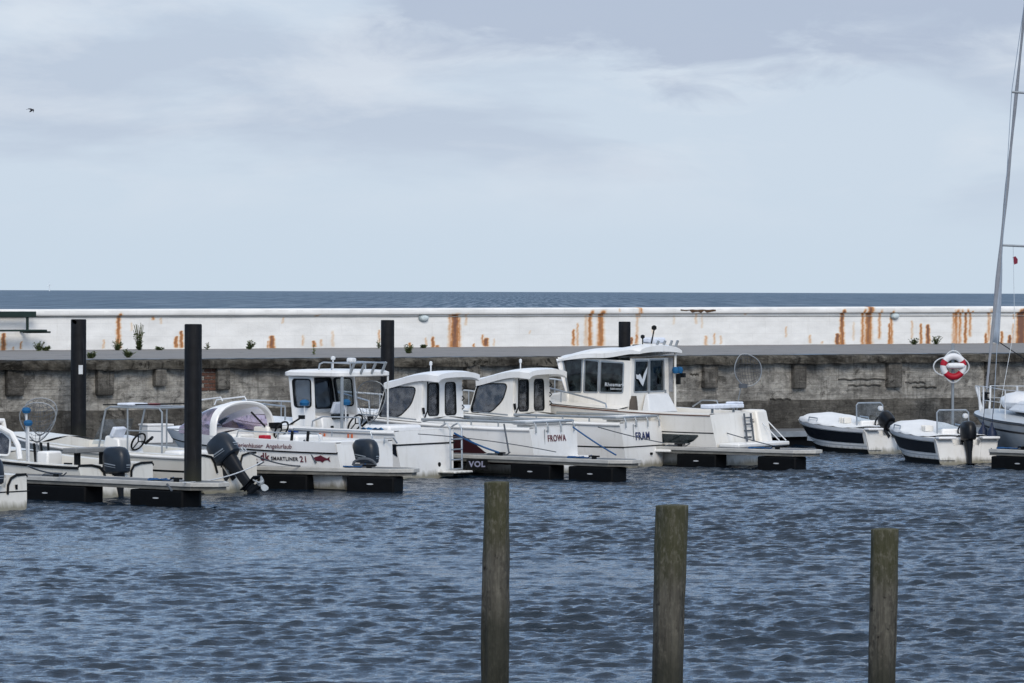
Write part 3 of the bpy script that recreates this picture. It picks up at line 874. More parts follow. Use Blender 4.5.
def boat_hardtop():
    loc, rz = place(424, 87.7, 34)
    b = empty('motor_boat', loc, rz, 'white fishing boat with hardtop wheelhouse, roof rod rack and stern ladder', 'boat')
    H = Hull(5.1, 2.3, 1.02, 1.18, q=0.8, full=2.6)
    H.make(b, 'gel'); H.deck(b, 'gel', 0.56, 0.16, 0.4)
    def f0(t): return .72
    H.band(.70, .735, 0.0, .97, .008).build('hull_stripe', 'dark_rub', b)
    tri = MB(); tri.add([H.side(.02, .74, .012), H.side(.42, .74, .012), H.side(.02, .48, .012)], [(0, 1, 2)]); tri.build('stripe_corner', 'navy', b, 0)
    ss = MB(); ss.tube([H.stern(1.1 - 2.2 * k / 12, .735 + .0 * k, .006) for k in range(13)], .018, 6); ss.build('stern_stripe', 'dark_rub', b)
    H.band(.78, .92, .49, .95, .008).build('bow_stripe', 'blue_line', b)
    H.rub(b, 'gel', 0.97, 0.035)
    dr = MB(); dr.lathe([(.05, -.01), (.05, .012)], 'X', H.stern(-.45, .28, .0), 12); dr.build('drain', 'dark_rub', b)
    # wheelhouse
    yw = .80; zb, ztop = 1.0, 2.15
    xf = lambda z: 2.87 + .17 * (z - zb) / (ztop - zb)
    for sd in (1, -1):
        x0 = 2.3
        out = [(x0, .95), (xf(.95), .95), (xf(ztop), ztop), (x0 + .1, ztop)]
        win = [(x0 + .12, 1.5), (xf(1.5) - .1, 1.5), (xf(2.08) - .1, 2.08), (x0 + .16, 2.08)]
        fn = (lambda u, v, w, sd=sd: Vector((u, sd * (yw - .05 * (v - 1)) + w, v)))
        link_mesh(fill2d([out, round_poly(win, .07)], .05), 'cabin_side', 'gel', b, fn)
        window(b, win, fn, 'glass_clear', 'dark_rub', .025, .075, .07)
    fnf = lambda u, v, w: Vector((xf(v) + w, u, v))
    outf = [(-yw, .95), (yw, .95), (yw - .05, ztop), (-yw + .05, ztop)]
    ww = [[(-.72, 1.45), (-.03, 1.45), (-.03, 2.08), (-.7, 2.08)], [(.03, 1.45), (.72, 1.45), (.7, 2.08), (.03, 2.08)]]
    link_mesh(fill2d([outf] + [round_poly(w, .06) for w in ww], .05), 'cabin_front', 'gel', b, fnf)
    for w in ww: window(b, w, fnf, 'glass_clear', 'dark_rub', .025, .075, .06)
    m = MB(); rings = []
    for z, g in ((2.15, -.05), (2.17, 0), (2.24, 0), (2.285, -.09), (2.30, -.3)):
        rings.append([Vector((p[0], p[1], z)) for p in round_poly([(1.52 - g * .9, .93 + g), (3.13 + g * .9, .88 + g), (3.13 + g * .9, -.88 - g), (1.52 - g * .9, -.93 - g)], .16)])
    m.loft(rings); m.build('roof', 'gel', b, 50)
    p = MB(); p.tube([(1.56, .84, .98), (1.56, .84, 2.16)], .035, 8); p.build('roof_post', 'alu', b)
    p = MB(); p.tube([(1.56, -.84, .98), (1.56, -.84, 2.16)], .022, 8); p.build('roof_post', 'white_metal', b)
    rr = MB()
    for sd in (1, -1):
        rr.tube([(2.35, sd * .62, 2.28), (2.32, sd * .62, 2.42), (2.22, sd * .62, 2.46), (1.5, sd * .62, 2.44)], .018, 6)
    for x in (2.0, 1.5): rr.tube([(x, .62, 2.45), (x, -.62, 2.45)], .018, 6)
    for x in (2.0, 1.5):
        for sd in (1, -1): rr.tube([(x, sd * .62, 2.27), (x, sd * .62, 2.45)], .014, 6)
    rr.build('roof_rack', 'steel', b)
    for y in (.6, .22, -.18, -.55):
        h = MB(); h.tube([(1.52, y, 2.22), (1.40, y, 2.46)], .03, 8); h.build('rod_holder', 'alu', b)
    an = MB(); an.tube([(2.2, .3, 2.3), (2.2, .3, 2.52)], .015, 6); an.lathe([(.02, 0), (.05, .02), (.05, .07), (.01, .09)], 'Z', (2.2, .3, 2.5), 10); an.build('navigation_light', 'white_metal', b)
    an = MB(); an.box((2.0, -.1, 2.5), (.14, .2, .1)); an.build('gps_antenna', 'white_metal', b, bevel=.03)
    c = MB(); c.hexa([(2.05, .7, .4), (2.05, -.7, .4), (2.66, -.7, .4), (2.66, .7, .4), (2.2, .7, 1.28), (2.2, -.7, 1.28), (2.68, -.7, 1.36), (2.68, .7, 1.36)]); c.build('console', 'gel', b, bevel=.03)
    sc_ = MB(); sc_.box((2.2, .1, 1.47), (.08, .42, .26), Matrix.Rotation(-.35, 3, 'Y')); sc_.build('chart_plotter', 'screen', b, bevel=.02)
    dk = MB(); dk.box((2.16, .1, 1.28), (.12, .5, .1)); dk.box((2.07, .5, .98), (.03, .09, .22)); dk.build('instrument_panel', 'dark_rub', b, bevel=.01)
    wheel(b, (1.98, -.22, 1.12), .22)
    th = MB(); th.tube([(2.05, -.55, 1.05), (1.85, -.6, 1.22)], .025, 6); th.box((1.85, -.6, 1.24), (.1, .1, .07)); th.build('throttle', 'dark_rub', b)
    rl = MB(); rl.tube([(2.25, 1.0, 1.04), (2.22, 1.0, 1.2), (1.95, 1.0, 1.3), (1.0, 1.0, 1.3)], .018, 6); rl.tube([(1.0, 1.0, 1.3), (.95, 1.0, 1.04)], .018, 6); rl.build('grab_rail', 'steel', b)
    net(b, (1.75, -.45, 1.15), .9, .82, -.05, yaw=.6, r=.012)
    for (x, y, z) in ((2.48, .95, 1.58), (1.62, .62, 1.6)):
        q = MB(); q.tube([(x, y, 1.0), (x, y, z)], .016, 6); q.build('rod_holder', 'white_metal', b)
        q = MB(); q.lathe([(.03, -.06), (.09, -.05), (.11, .01), (.08, .06), (.02, .08)], 'Z', (x, y, z), 10); q.build('reel_cover', 'blue_cover', b)
    br = MB()
    br.tube([(3.0, .95, 1.2), (3.0, .95, 1.5), (4.0, .75, 1.55), (4.75, .2, 1.58), (4.8, 0, 1.58), (4.75, -.2, 1.58), (4.0, -.75, 1.55), (3.0, -.95, 1.5), (3.0, -.95, 1.2)], .02, 8)
    for x, y in ((3.6, .86), (4.3, .62), (4.3, -.62), (3.6, -.86)): br.tube([(x, y, 1.22), (x, y, 1.56)], .016, 6)
    br.build('bow_rail', 'steel', b)
    en = MB(); en.box((.75, .1, .98), (.7, 1.2, .3)); en.build('engine_cover', 'gel_clean', b, bevel=.06)
    sh = MB()
    rows = [[Vector((.5 + .5 * i / 6, .98 - .22 * j / 3, 1.06 + .035 * math.sin(i * 1.7 + j * 2))) for j in range(4)] for i in range(7)]
    sh.grid(rows); sh.build('blue_cloth', 'blue_cover', b)
    bt = MB()
    for x in (1.9, 1.78, 1.15, 1.05): bt.tube([(x, 1.17, .80), (x, 1.17, .95)], .02, 6)
    bt.build_each('lure_row', 'orange', b)
    ld = MB()
    for y in (-.55, -.98):
        ld.tube([(-.04, y, 1.08), (-.2, y, 1.16), (-.3, y, 1.05), (-.32, y, .16)], .02, 6)
    for z in (.82, .6, .38, .18): ld.tube([(-.32, -.55, z), (-.32, -.98, z)], .018, 6)
    ld.build('boarding_ladder', 'steel', b)
    sp = MB(); sp.box((-.3, -.72, .12), (.5, .7, .05)); sp.build('swim_platform', 'gel', b, bevel=.02)
    return b

def pilothouse(px, depth, phi, L, B, label, name_txt, ink, xa=2.9, trim='maroon', boot=True, warm='gel'):
    loc, rz = place(px, depth, phi)
    b = empty('motor_boat', loc, rz, label, 'boat', 'white pilothouse boats with curved roofs')
    H = Hull(L, B, 1.02, 1.3, q=0.8, full=2.5)
    H.make(b, 'gel'); H.deck(b, warm, 0.47, 0.17, 0.42)
    H.rub(b, 'gel', 0.97, 0.035)
    if trim == 'maroon':
        H.band(lambda t: .38 , lambda t: .38 + .42 * smooth01((t - .16) / .14), .14, .9, .008).build('side_panel', 'maroon', b)
        bs = H.band(lambda t: .20, lambda t: .20 + .10 * (1 - t * 2.2), 0.0, .40, .008); bs.build('boot_stripe', 'maroon', b)
        q = MB(); q.add([H.stern(B * .47 * .9, .22), H.stern(-B * .46 * .93, .22), H.stern(-B * .46 * .94, .33), H.stern(B * .47 * .9, .27)], [(0, 1, 2, 3)]); q.build('stern_boot_stripe', 'maroon', b, 0)
    else:
        q = MB(); q.tube([H.stern(.97 * B / 2 * .93 - B * .93 * k / 10, .48, .004) for k in range(11)], .014, 6); q.build('stern_line', 'dark_rub', b)
        H.band(.44, .47, 0, .9, .006).build('hull_line', 'dark_rub', b)
    # cabin
    yw = .85; z0 = .98
    zr = lambda x: 1.84 + .34 * (1 - ((x - xa) / 1.0) ** 1.6 if x > xa else 1) if True else 0
    def roofz(x):
        u = (x - (xa - .42)) / 1.5
        return 1.88 + .24 * (1 - smooth01((u - .20) / .95)) - .03 * smooth01((.16 - u) / .16)
    xtop = xa + .98; xbot = xa + 1.2
    for sd in (1, -1):
        fn = (lambda u, v, w, sd=sd: Vector((u, sd * (yw - .07 * (v - 1)) + w, v)))
        out = [(xa, z0), (xbot + .1, z0), (xbot, 1.2), (xtop, roofz(xtop)), (xa + .5, roofz(xa + .5)), (xa + .02, roofz(xa) - .0)]
        win = [(xa + .17, 1.87), (xa + .28, 1.5), (xa + .58, 1.22), (xbot - .06, 1.2), (xtop - .02, 1.86)]
        link_mesh(fill2d([out, round_poly(win, .12)], .05), 'cabin_side', warm, b, fn)
        window(b, win, fn, 'glass_dark', 'dark_rub', .02, .07, .12)
    # aft bulkhead with two tall windows
    fa = lambda u, v, w: Vector((xa + .02 * (v - 1) + w, u, v))
    out = [(-yw, z0), (yw, z0), (yw - .07, roofz(xa)), (-yw + .07, roofz(xa))]
    wn = [[(.62, 1.25), (.2, 1.25), (.18, 1.95), (.58, 1.95)], [(-.08, 1.25), (-.52, 1.25), (-.5, 1.95), (-.1, 1.95)]]
    link_mesh(fill2d([out] + [round_poly(w, .08) for w in wn], .05), 'bulkhead', warm, b, fa)
    for w in wn: window(b, w, fa, 'glass_dark', 'dark_rub', .022, .075, .08)
    # windscreen
    fw = MB(); fw.add([(xbot, .84, 1.2), (xbot, -.84, 1.2), (xtop, -.78, 1.88), (xtop, .78, 1.88)], [(0, 1, 2, 3)]); fw.build('windscreen', 'glass_dark', b, 0)
    # roof
    rows_t = []; rows_b = []
    for i in range(19):
        x = xa - .44 + (xtop + .02 - (xa - .44)) * i / 18
        z = roofz(x); rt = []; rb = []
        for k in range(-8, 9):
            u = k / 8; wv = .92 - .05 * smooth01((x - xa) / 1.0) - .06 * smooth01((xa - .2 - x) / .24)
            e = abs(u) ** 5
            rt.append(Vector((x, u * wv, z + .115 - .03 * u * u - .045 * e)))
            rb.append(Vector((x, u * wv * .985, z + .0 - .03 * u * u - .07 * abs(u) ** 8)))
        rows_t.append(rt); rows_b.append(rb)
    rf = MB(); rf.grid(rows_t); rf.grid(rows_b)
    n = 17
    rings = [rt + list(reversed(rb)) for rt, rb in zip(rows_t, rows_b)]
    rf = MB(); rf.loft(rings, True); rf.build('roof', 'gel_clean' if warm == 'gel' else 'gel', b, 45)
    # coachroof forward of the cabin
    cr = MB()
    cr.loft([[Vector((x, y * wv, H.zs(x / L) + z)) for (y, z) in ((-1, -.05), (-.92, hh * .8), (-.6, hh), (0, hh * 1.08), (.6, hh), (.92, hh * .8), (1, -.05))] for x, wv, hh in ((xa + .9, .86, .14), (xa + 1.3, .8, .14), (xa + 1.9, .6, .12), (xa + 2.4, .4, .06))])
    cr.build('coachroof', 'gel', b)
    lt = MB(); lt.tube([(xa + .25, .1, 2.2), (xa + .25, .1, 2.36)], .016, 6); lt.lathe([(.02, 0), (.035, .02), (.035, .08), (.01, .1)], 'Z', (xa + .25, .1, 2.34), 8); lt.build('navigation_light', 'white_metal', b)
    ho = MB(); ho.tube([(xa - .05, .8, 1.2), (xa - .12, .8, 1.35), (xa - .1, .76, 2.0)], .016, 6); ho.tube([(xa - .05, .83, 1.28), (xa - .03, .83, 1.42)], .03, 6)
    ho.build('wiper_hose', 'dark_rub', b)
    gh = MB()
    for z in (1.35, 1.55, 1.78): gh.tube([(xa - .02, -.78, z), (xa - .07, -.79, z + .05), (xa - .02, -.78, z + .1)], .014, 6)
    gh.build_each('hinge', 'dark_rub', b)
    hr = MB(); hr.tube([(xa + .1, .9, 1.06), (xa + .1, .92, 1.16), (xa + 1.9, .78, 1.26), (xa + 1.95, .78, 1.1)], .016, 6); hr.build('side_rail', 'steel', b)
    br = MB()
    xb = L - .15
    br.tube([(xa + 1.3, .95, 1.15), (xa + 1.35, .93, 1.55), (L - .9, .62, 1.66), (xb, .12, 1.72), (xb + .03, 0, 1.72), (xb, -.12, 1.72), (L - .9, -.62, 1.66), (xa + 1.35, -.93, 1.55), (xa + 1.3, -.95, 1.15)], .02, 8)
    for x, y in ((xa + 2.0, .8), (L - .9, .62), (L - .9, -.62), (xa + 2.0, -.8)): br.tube([(x, y, 1.2), (x, y, 1.64)], .016, 6)
    br.build('bow_rail', 'steel', b)
    # cockpit rail on brackets
    hbq = B / 2 - .05
    sr = MB()
    sr.tube([(xa - .1, hbq, 1.17), (.12, hbq - .04, 1.15), (.02, hbq - .14, 1.15), (.02, -hbq + .14, 1.15), (.12, -hbq + .04, 1.15), (xa - .1, -hbq, 1.17)], .03, 8)
    for x in (2.2, 1.5, .8): 
        for sd in (1, -1): sr.tube([(x, sd * hbq, 1.02), (x, sd * hbq, 1.16)], .018, 6)
    for y in (.8, .3, -.25, -.8): sr.tube([(.0, y * hbq, 1.14), (-.05, y * hbq, 1.05), (-.05, y * hbq, .92)], .018, 6)
    sr.build('stern_rail', 'alu', b)
    se = MB(); se.box((.42, -.1, 1.13), (.5, B * .72, .09)); se.build('stern_seat', 'gel_clean', b, bevel=.03)
    sl = MB(); sl.box((.42, -.1, .76), (.4, B * .6, .66)); sl.build('seat_locker', warm, b, bevel=.02)
    jn = MB(); jn.box(H.stern(hbq * .42, .74, .0), (.02, .012, .5)); jn.box(H.stern(hbq * .3, .95, .0), (.02, .05, .03)); jn.build('transom_joint', 'alu', b)
    text(name_txt, .2 if ink == 'ink_maroon' else .25, 'boat_name', ink, b, lambda u, v, w: H.stern((-.08 if ink == 'ink_maroon' else .0) - u, (.72 if ink == 'ink_maroon' else .63) + v, .012 + w), align='CENTER', bold=.003 if ink == 'ink_maroon' else .005)
    sp = MB(); sp.box((-.26, -B * .36, .36), (.42, .42, .06)); sp.build('swim_step', 'gel', b, bevel=.02)
    ex = MB(); ex.tube([H.stern(-.3, .3, 0), H.stern(-.3, .3, .05)], .03, 8); ex.build('exhaust_outlet', 'dark_rub', b)
    return b, H

def boat_big():
    loc, rz = place(738, 94.7, 34)
    b = empty('motor_boat', loc, rz, 'largest white cabin boat with tall dark windows, roof rod holders and white stern table', 'boat')
    L, B = 6.6, 2.65
    H = Hull(L, B, 1.2, 1.55, q=0.8, full=2.5, tr=.2)
    H.make(b, 'gel_warm'); H.deck(b, 'gel_warm', 0.37, 0.2, 0.5)
    H.rub(b, 'teak', 0.98, 0.014)
    H.band(lambda t: .43 + .16 * (1 - smooth01((t - .05) / .05)) , lambda t: .60, .06, .6, .009).build('hull_window', 'glass_green', b)
    H.band(.63, .65, .0, .8, .008).build('hull_line', 'dark_rub', b)
    xa = 2.42; yw = .86; z0 = 1.2; zt = 2.50
    xf = lambda z: 4.18 + .35 * max(0, (z - 1.7)) - .0
    for sd in (1, -1):
        fn = (lambda u, v, w, sd=sd: Vector((u, sd * (yw - .06 * (v - 1.2)) + w, v)))
        out = [(xa, z0), (4.3, z0), (xf(1.7), 1.6), (xf(zt), zt - .04), (xa, zt - .1)]
        wins = [[(2.62, 1.66), (3.24, 1.66), (3.24, 2.36), (2.62, 2.34)], [(3.31, 1.66), (3.68, 1.66), (3.68, 2.40), (3.31, 2.37)], [(3.77, 1.66), (4.12, 1.66), (4.3, 2.42), (3.77, 2.41)]]
        link_mesh(fill2d([out] + [round_poly(w, .03) for w in wins], .05), 'cabin_side', 'gel_warm', b, fn)
        for w in wins: window(b, w, fn, 'glass_green', 'alu', .028, .075, .03)
    fa = lambda u, v, w: Vector((xa + w, u, v))
    out = [(-yw, z0), (yw, z0), (yw - .06, zt - .05), (-yw + .06, zt - .05)]
    wn = [[(.70, 1.68), (.10, 1.68), (.10, 2.38), (.66, 2.38)], [(.02, 1.68), (-.6, 1.68), (-.58, 2.40), (.02, 2.40)]]
    link_mesh(fill2d([out] + [round_poly(w, .03) for w in wn], .05), 'bulkhead', 'gel_warm', b, fa)
    for w in wn: window(b, w, fa, 'glass_green', 'alu', .03, .075, .03)
    dj = MB()
    for y in (.08, -.66): dj.box((xa - .035, y, 1.45), (.03, .05, .5))
    dj.build_each('door_rail', 'alu', b)
    fw = MB(); fw.add([(xf(1.7), .93, 1.66), (xf(1.7), -.93, 1.66), (xf(2.45), -.9, 2.42), (xf(2.45), .9, 2.42)], [(0, 1, 2, 3)]); fw.build('windscreen', 'glass_green', b, 0)
    # foredeck house
    fd = MB(); fd.hexa([(4.1, .95, 1.2), (4.1, -.95, 1.2), (5.4, -.6, 1.35), (5.4, .6, 1.35), (4.1, .9, 1.68), (4.1, -.9, 1.68), (5.1, -.5, 1.55), (5.1, .5, 1.55)]); fd.build('coachroof', 'gel_warm', b, bevel=.06)
    # roof, raised along its aft part
    rings = []
    for i in range(25):
        x = 2.1 + (4.44 - 2.1) * i / 24
        z = 2.50 + .13 * smooth01((3.2 - x) / 1.2) - .10 * smooth01((x - 3.4) / 1.3) - .02 * smooth01((2.4 - x) / .25)
        wv = .94 - .10 * smooth01((x - 3.9) / .7)
        th = .19 - .07 * smooth01((x - 3.6) / .9) - .05 * smooth01((2.35 - x) / .25)
        rt = []; rb = []
        for k in range(-8, 9):
            u = k / 8
            rt.append(Vector((x, u * wv, z + th - .06 * u * u - .07 * abs(u) ** 6)))
            rb.append(Vector((x, u * wv, z - .045 * u * u)))
        rings.append(rt + list(reversed(rb)))
    rf = MB(); rf.loft(rings, True); rf.build('roof', 'gel', b, 45)
    rd = MB(); rd.box((2.55, -.42, 2.86), (.34, .5, .14)); rd.build('roof_hatch', 'screen', b, bevel=.04)
    rb_ = MB(); rb_.box((2.6, -.3, 2.735), (.5, .75, .06)); rb_.build('roof_board', 'dark_rub', b, bevel=.01)
    for y in (-.02, -.32, -.62, -.88):
        h = MB(); h.tube([(2.3, y, 2.58), (2.18, y, 2.86)], .032, 8); h.build('rod_holder', 'alu', b)
    rl = MB(); rl.tube([(2.26, .1, 2.72), (2.26, -.92, 2.72)], .02, 6); rl.build('roof_rail', 'alu', b)
    nl = MB(); nl.tube([(2.45, -.1, 2.7), (2.38, -.14, 3.12)], .016, 6); nl.lathe([(.01, 0), (.06, .03), (.06, .09), (.02, .12)], 'Z', (2.38, -.14, 3.1), 8)
    nl.lathe([(.01, 0), (.05, .03), (.05, .08), (.02, .1)], 'Z', (2.45, .25, 2.9), 8); nl.tube([(2.45, .25, 2.7), (2.45, .25, 2.92)], .014, 6); nl.build('navigation_light', 'dark_rub', b)
    # starboard post and screen
    po = MB(); po.tube([(2.24, -.86, 1.2), (2.24, -.86, 2.58)], .03, 8); po.build('roof_post', 'gel_warm', b)
    pw = MB(); pw.box((2.36, -.84, 2.05), (.12, .03, .8)); pw.build('side_screen', 'cushion', b)
    rc = MB()
    for dy in (0, .2): rc.lathe([(.02, -.08), (.06, -.07), (.08, 0), (.06, .07), (.02, .08)], 'Z', (2.15, -.72 - dy, 2.16), 10)
    rc.build_each('reel_cover', 'blue_cover', b)
    rm = MB(); rm.box((2.15, -.86, 1.95), (.08, .08, .25)); rm.box((2.1, -.98, 2.04), (.1, .1, .1)); rm.build_each('rod_mount', 'dark_rub', b)
    # white folding cover under the door, cloth on a hook
    cb = MB(); cb.hexa([(2.36, .45, 1.18), (2.36, -.82, 1.18), (2.12, -.82, 1.18), (2.12, .45, 1.18), (2.38, .25, 1.62), (2.38, -.66, 1.62), (2.30, -.66, 1.62), (2.30, .25, 1.62)]); cb.build('locker', 'canvas', b, bevel=.03)
    tw = MB()
    tw.loft([[Vector((xa - .06 + .03 * math.cos(a), .78 + (.05 + .1 * wv) * math.cos(a), z)) + Vector((0, 0, 0)) + Vector((.05 * math.sin(a), 0, 0)) for a in [2 * math.pi * k / 10 for k in range(10)]] for z, wv in ((1.58, 0.0), (1.45, .5), (1.25, .9), (1.12, .7), (1.02, .3))])
    tw.build('hanging_cloth', 'towel', b)
    # decals
    text('Rhosmark', .12, 'window_lettering', 'ink_white', b, lambda u, v, w: Vector((3.10 - u, yw - .06 * (1.8 + v - 1.2) + .05 + w, 1.80 + v)), bold=.001)
    text('bådcenter', .07, 'window_lettering', 'ink_white', b, lambda u, v, w: Vector((2.94 - u, yw - .06 * (1.72 + v - 1.2) + .05 + w, 1.72 + v)))
    bird = [(0, .02), (.1, .0), (.16, .03), (.2, .0), (.28, -.1), (.34, .02), (.5, .2), (.47, .05), (.38, -.12), (.3, -.26), (.22, -.2), (.12, -.1), (.02, -.08)]
    link_mesh(fill2d([bird], .004), 'bird_sticker', 'ink_white', b, lambda u, v, w: Vector((xa - .05 + w, .66 - u * 1.0, 2.06 + v)))
    # side rails
    hr = MB()
    for sd in (1, -1):
        hr.tube([(2.8, sd * 1.22, 1.24), (2.85, sd * 1.22, 1.40), (3.2, sd * 1.2, 1.5), (5.6, sd * .8, 1.9), (6.3, sd * .25, 1.95)], .02, 8)
        for x, y in ((4.2, 1.05), (5.0, .9), (5.6, .8)): hr.tube([(x, sd * y, 1.35), (x, sd * y, 1.5 + .17 * (x - 3.2))], .016, 6)
    hr.build('bow_rail', 'steel', b)
    gr = MB(); gr.tube([(1.2, -1.2, 1.22), (1.3, -1.2, 1.45), (1.7, -1.2, 1.45), (1.95, -1.18, 1.3)], .018, 6); gr.tube([(1.35, -1.2, 1.35), (1.75, -1.2, 1.35)], .014, 6); gr.build('grab_rail', 'steel', b)
    # stern
    tb = MB(); tb.box((.45, -.05, 1.36), (.38, 1.35, .10)); tb.box((.45, -.6, 1.43), (.32, .3, .05)); tb.build('stern_table', 'screen', b, bevel=.03)
    tl = MB()
    for y in (.4, -.55): tl.tube([(.45, y, .7), (.45, y, 1.33)], .03, 6)
    tl.build_each('table_leg', 'alu', b)
    qd = MB(); qd.hexa([(.55, -.72, .35), (.55, -1.26, .35), (-.30, -1.20, .35), (-.30, -.62, .35), (.40, -.76, 1.27), (.40, -1.24, 1.27), (-.08, -1.18, 1.27), (-.08, -.68, 1.27)]); qd.build('stern_quarter', 'gel_warm', b, bevel=.06)
    sp = MB(); sp.box((-.45, 0, .5), (.54, 2.3, .1)); sp.build('swim_platform', 'gel', b, bevel=.03)
    st = MB()
    for y in (-.85, -1.15): st.tube([(-.1, y, 1.02), (-.62, y, .56)], .013, 6)
    st.build_each('platform_rail', 'white_metal', b)
    lf = H.stern(0, .9, .04).x
    ld = MB()
    for y in (-.12, -.42): ld.tube([(lf, y, 1.2), (lf - .1, y, .5)], .022, 6)
    for z in (1.1, .95, .8, .65): ld.tube([(lf - .02, -.12, z), (lf - .02, -.42, z)], .02, 6)
    ld.build('boarding_ladder', 'rope', b)
    text('HG', .12, 'registration_lettering', 'ink_black', b, lambda u, v, w: H.stern(-.48 - u, .98 + v, .012 + w))
    text('42', .11, 'registration_lettering', 'ink_black', b, lambda u, v, w: H.stern(-.48 - u, .85 + v, .012 + w))
    return b

def rental(px, depth, phi, label, tilt, motor_scale=.86):
    loc, rz = place(px, depth, phi)
    b = empty('dinghy', loc, rz, label, 'boat', 'small covered dinghies with navy stripes')
    L, B = 3.5, 1.70
    H = Hull(L, B, 0.60, 0.78, rake=.5, q=0.62, full=2.6, tr=.08, chine=.88); n = (0.3, 0.42)
    H.make(b, 'gel', n); H.deck(b, 'gel', 0.78, 0.16, 0.25, n)
    H.band(.42, .86, .025, .985, .008, 30).build('hull_stripe', 'navy', b)
    H.band(.42, .86, .025, .985, .008, 30, -1).build('hull_stripe', 'navy', b)
    H.band(.90, 1.03, .0, .99, .03).build('gunwale_moulding', 'gel_clean', b)
    H.band(.90, 1.03, .0, .99, .03, side=-1).build('gunwale_moulding', 'gel_clean', b)
    H.band(.30, .33, .0, .97, .006).build('hull_line', 'gel_grey', b)
    H.band(-.12, .17, .0, .95, .010).build('antifouling', 'dark_rub', b)
    # canvas over the fore part
    rows = []
    for i in range(15):
        u = i / 14; t = .17 + (.985 - .17) * u
        h = H.hb(t) + .02; zz = H.zs(t) + .03
        peak = .02 + .20 * smooth01(u / .7) * (1 - smooth01((u - .72) / .28) * .85)
        rows.append([Vector((L * t, h * math.sin(k / 8 * math.pi / 2), zz + peak * (math.cos(k / 8 * math.pi / 2)) ** .8 + .012 * math.sin(i * 2.1 + k))) for k in range(-8, 9)])
    cv = MB(); cv.grid(rows); cv.build('canvas_cover', 'canvas', b)
    hd = MB()
    for sd in (1, -1):
        hd.tube([(2.3, sd * (H.hb(.53) - .03), .76), (2.3, sd * (H.hb(.53) - .05), .86), (1.95, sd * (H.hb(.45) - .05), .84), (1.95, sd * (H.hb(.45) - .03), .72)], .018, 6)
    hd.build_each('grab_handle', 'steel', b)
    # stern console screen
    sc_ = MB(); x0 = .95
    sc_.tube([(x0, .30, .5), (x0 + .04, .30, 1.18), (x0 + .05, .24, 1.24), (x0 + .05, -.46, 1.24), (x0 + .04, -.52, 1.18), (x0, -.52, .5)], .018, 6); sc_.build('screen_frame', 'steel', b)
    gs = MB(); gs.add([(x0 + .02, .29, .78), (x0 + .02, -.51, .78), (x0 + .05, -.51, 1.22), (x0 + .05, .29, 1.22)], [(0, 1, 2, 3)]); gs.build('windscreen', 'glass_clear', b, 0)
    lt = MB(); lt.lathe([(.01, -.03), (.06, -.02), (.06, .05), (.01, .07)], 'X', (x0 - .02, -.42, 1.1), 12); lt.build('stern_light', 'white_metal', b)
    cs = MB(); cs.box((x0 + .1, -.1, .55), (.3, .6, .5)); cs.build('console', 'gel', b, bevel=.04)
    wheel(b, (x0 - .12, -.35, .78), .17)
    se = MB(); se.box((.38, 0, .44), (.36, 1.1, .34)); se.build('stern_seat', 'gel', b, bevel=.04)
    fd = MB()
    for x in (1.25, 1.35, 1.45): fd.box((x, .38, .80), (.05, .22, .14))
    fd.build_each('seat_slat', 'gel_warm', b, bevel=.01)
    for sd in (1, -1):
        q = MB(); q.add([H.stern(sd * .80, .56, .02), H.stern(sd * .38, .56, .02), H.stern(sd * .32, .1, .02), H.stern(sd * .72, .1, .02)], [(0, 1, 2, 3)])
        so = q.build('stern_panel', 'gel', b, 0).modifiers.new('thickness', 'SOLIDIFY'); so.thickness = .02
    outboard(b, (.12, 0, .53), tilt, motor_scale, 'cowl_black', 0.0, False)
    pl = MB(); pl.box(H.stern(-.62, .34, .01), (.02, .03, .07)); pl.build('drain_flap', 'dark_rub', b)
    tl = MB()
    for sd in (1, -1): tl.box((-.08, sd * .56, .62), (.22, .46, .06))
    tl.build_each('stern_step', 'gel_clean', b, bevel=.02)
    return b, H

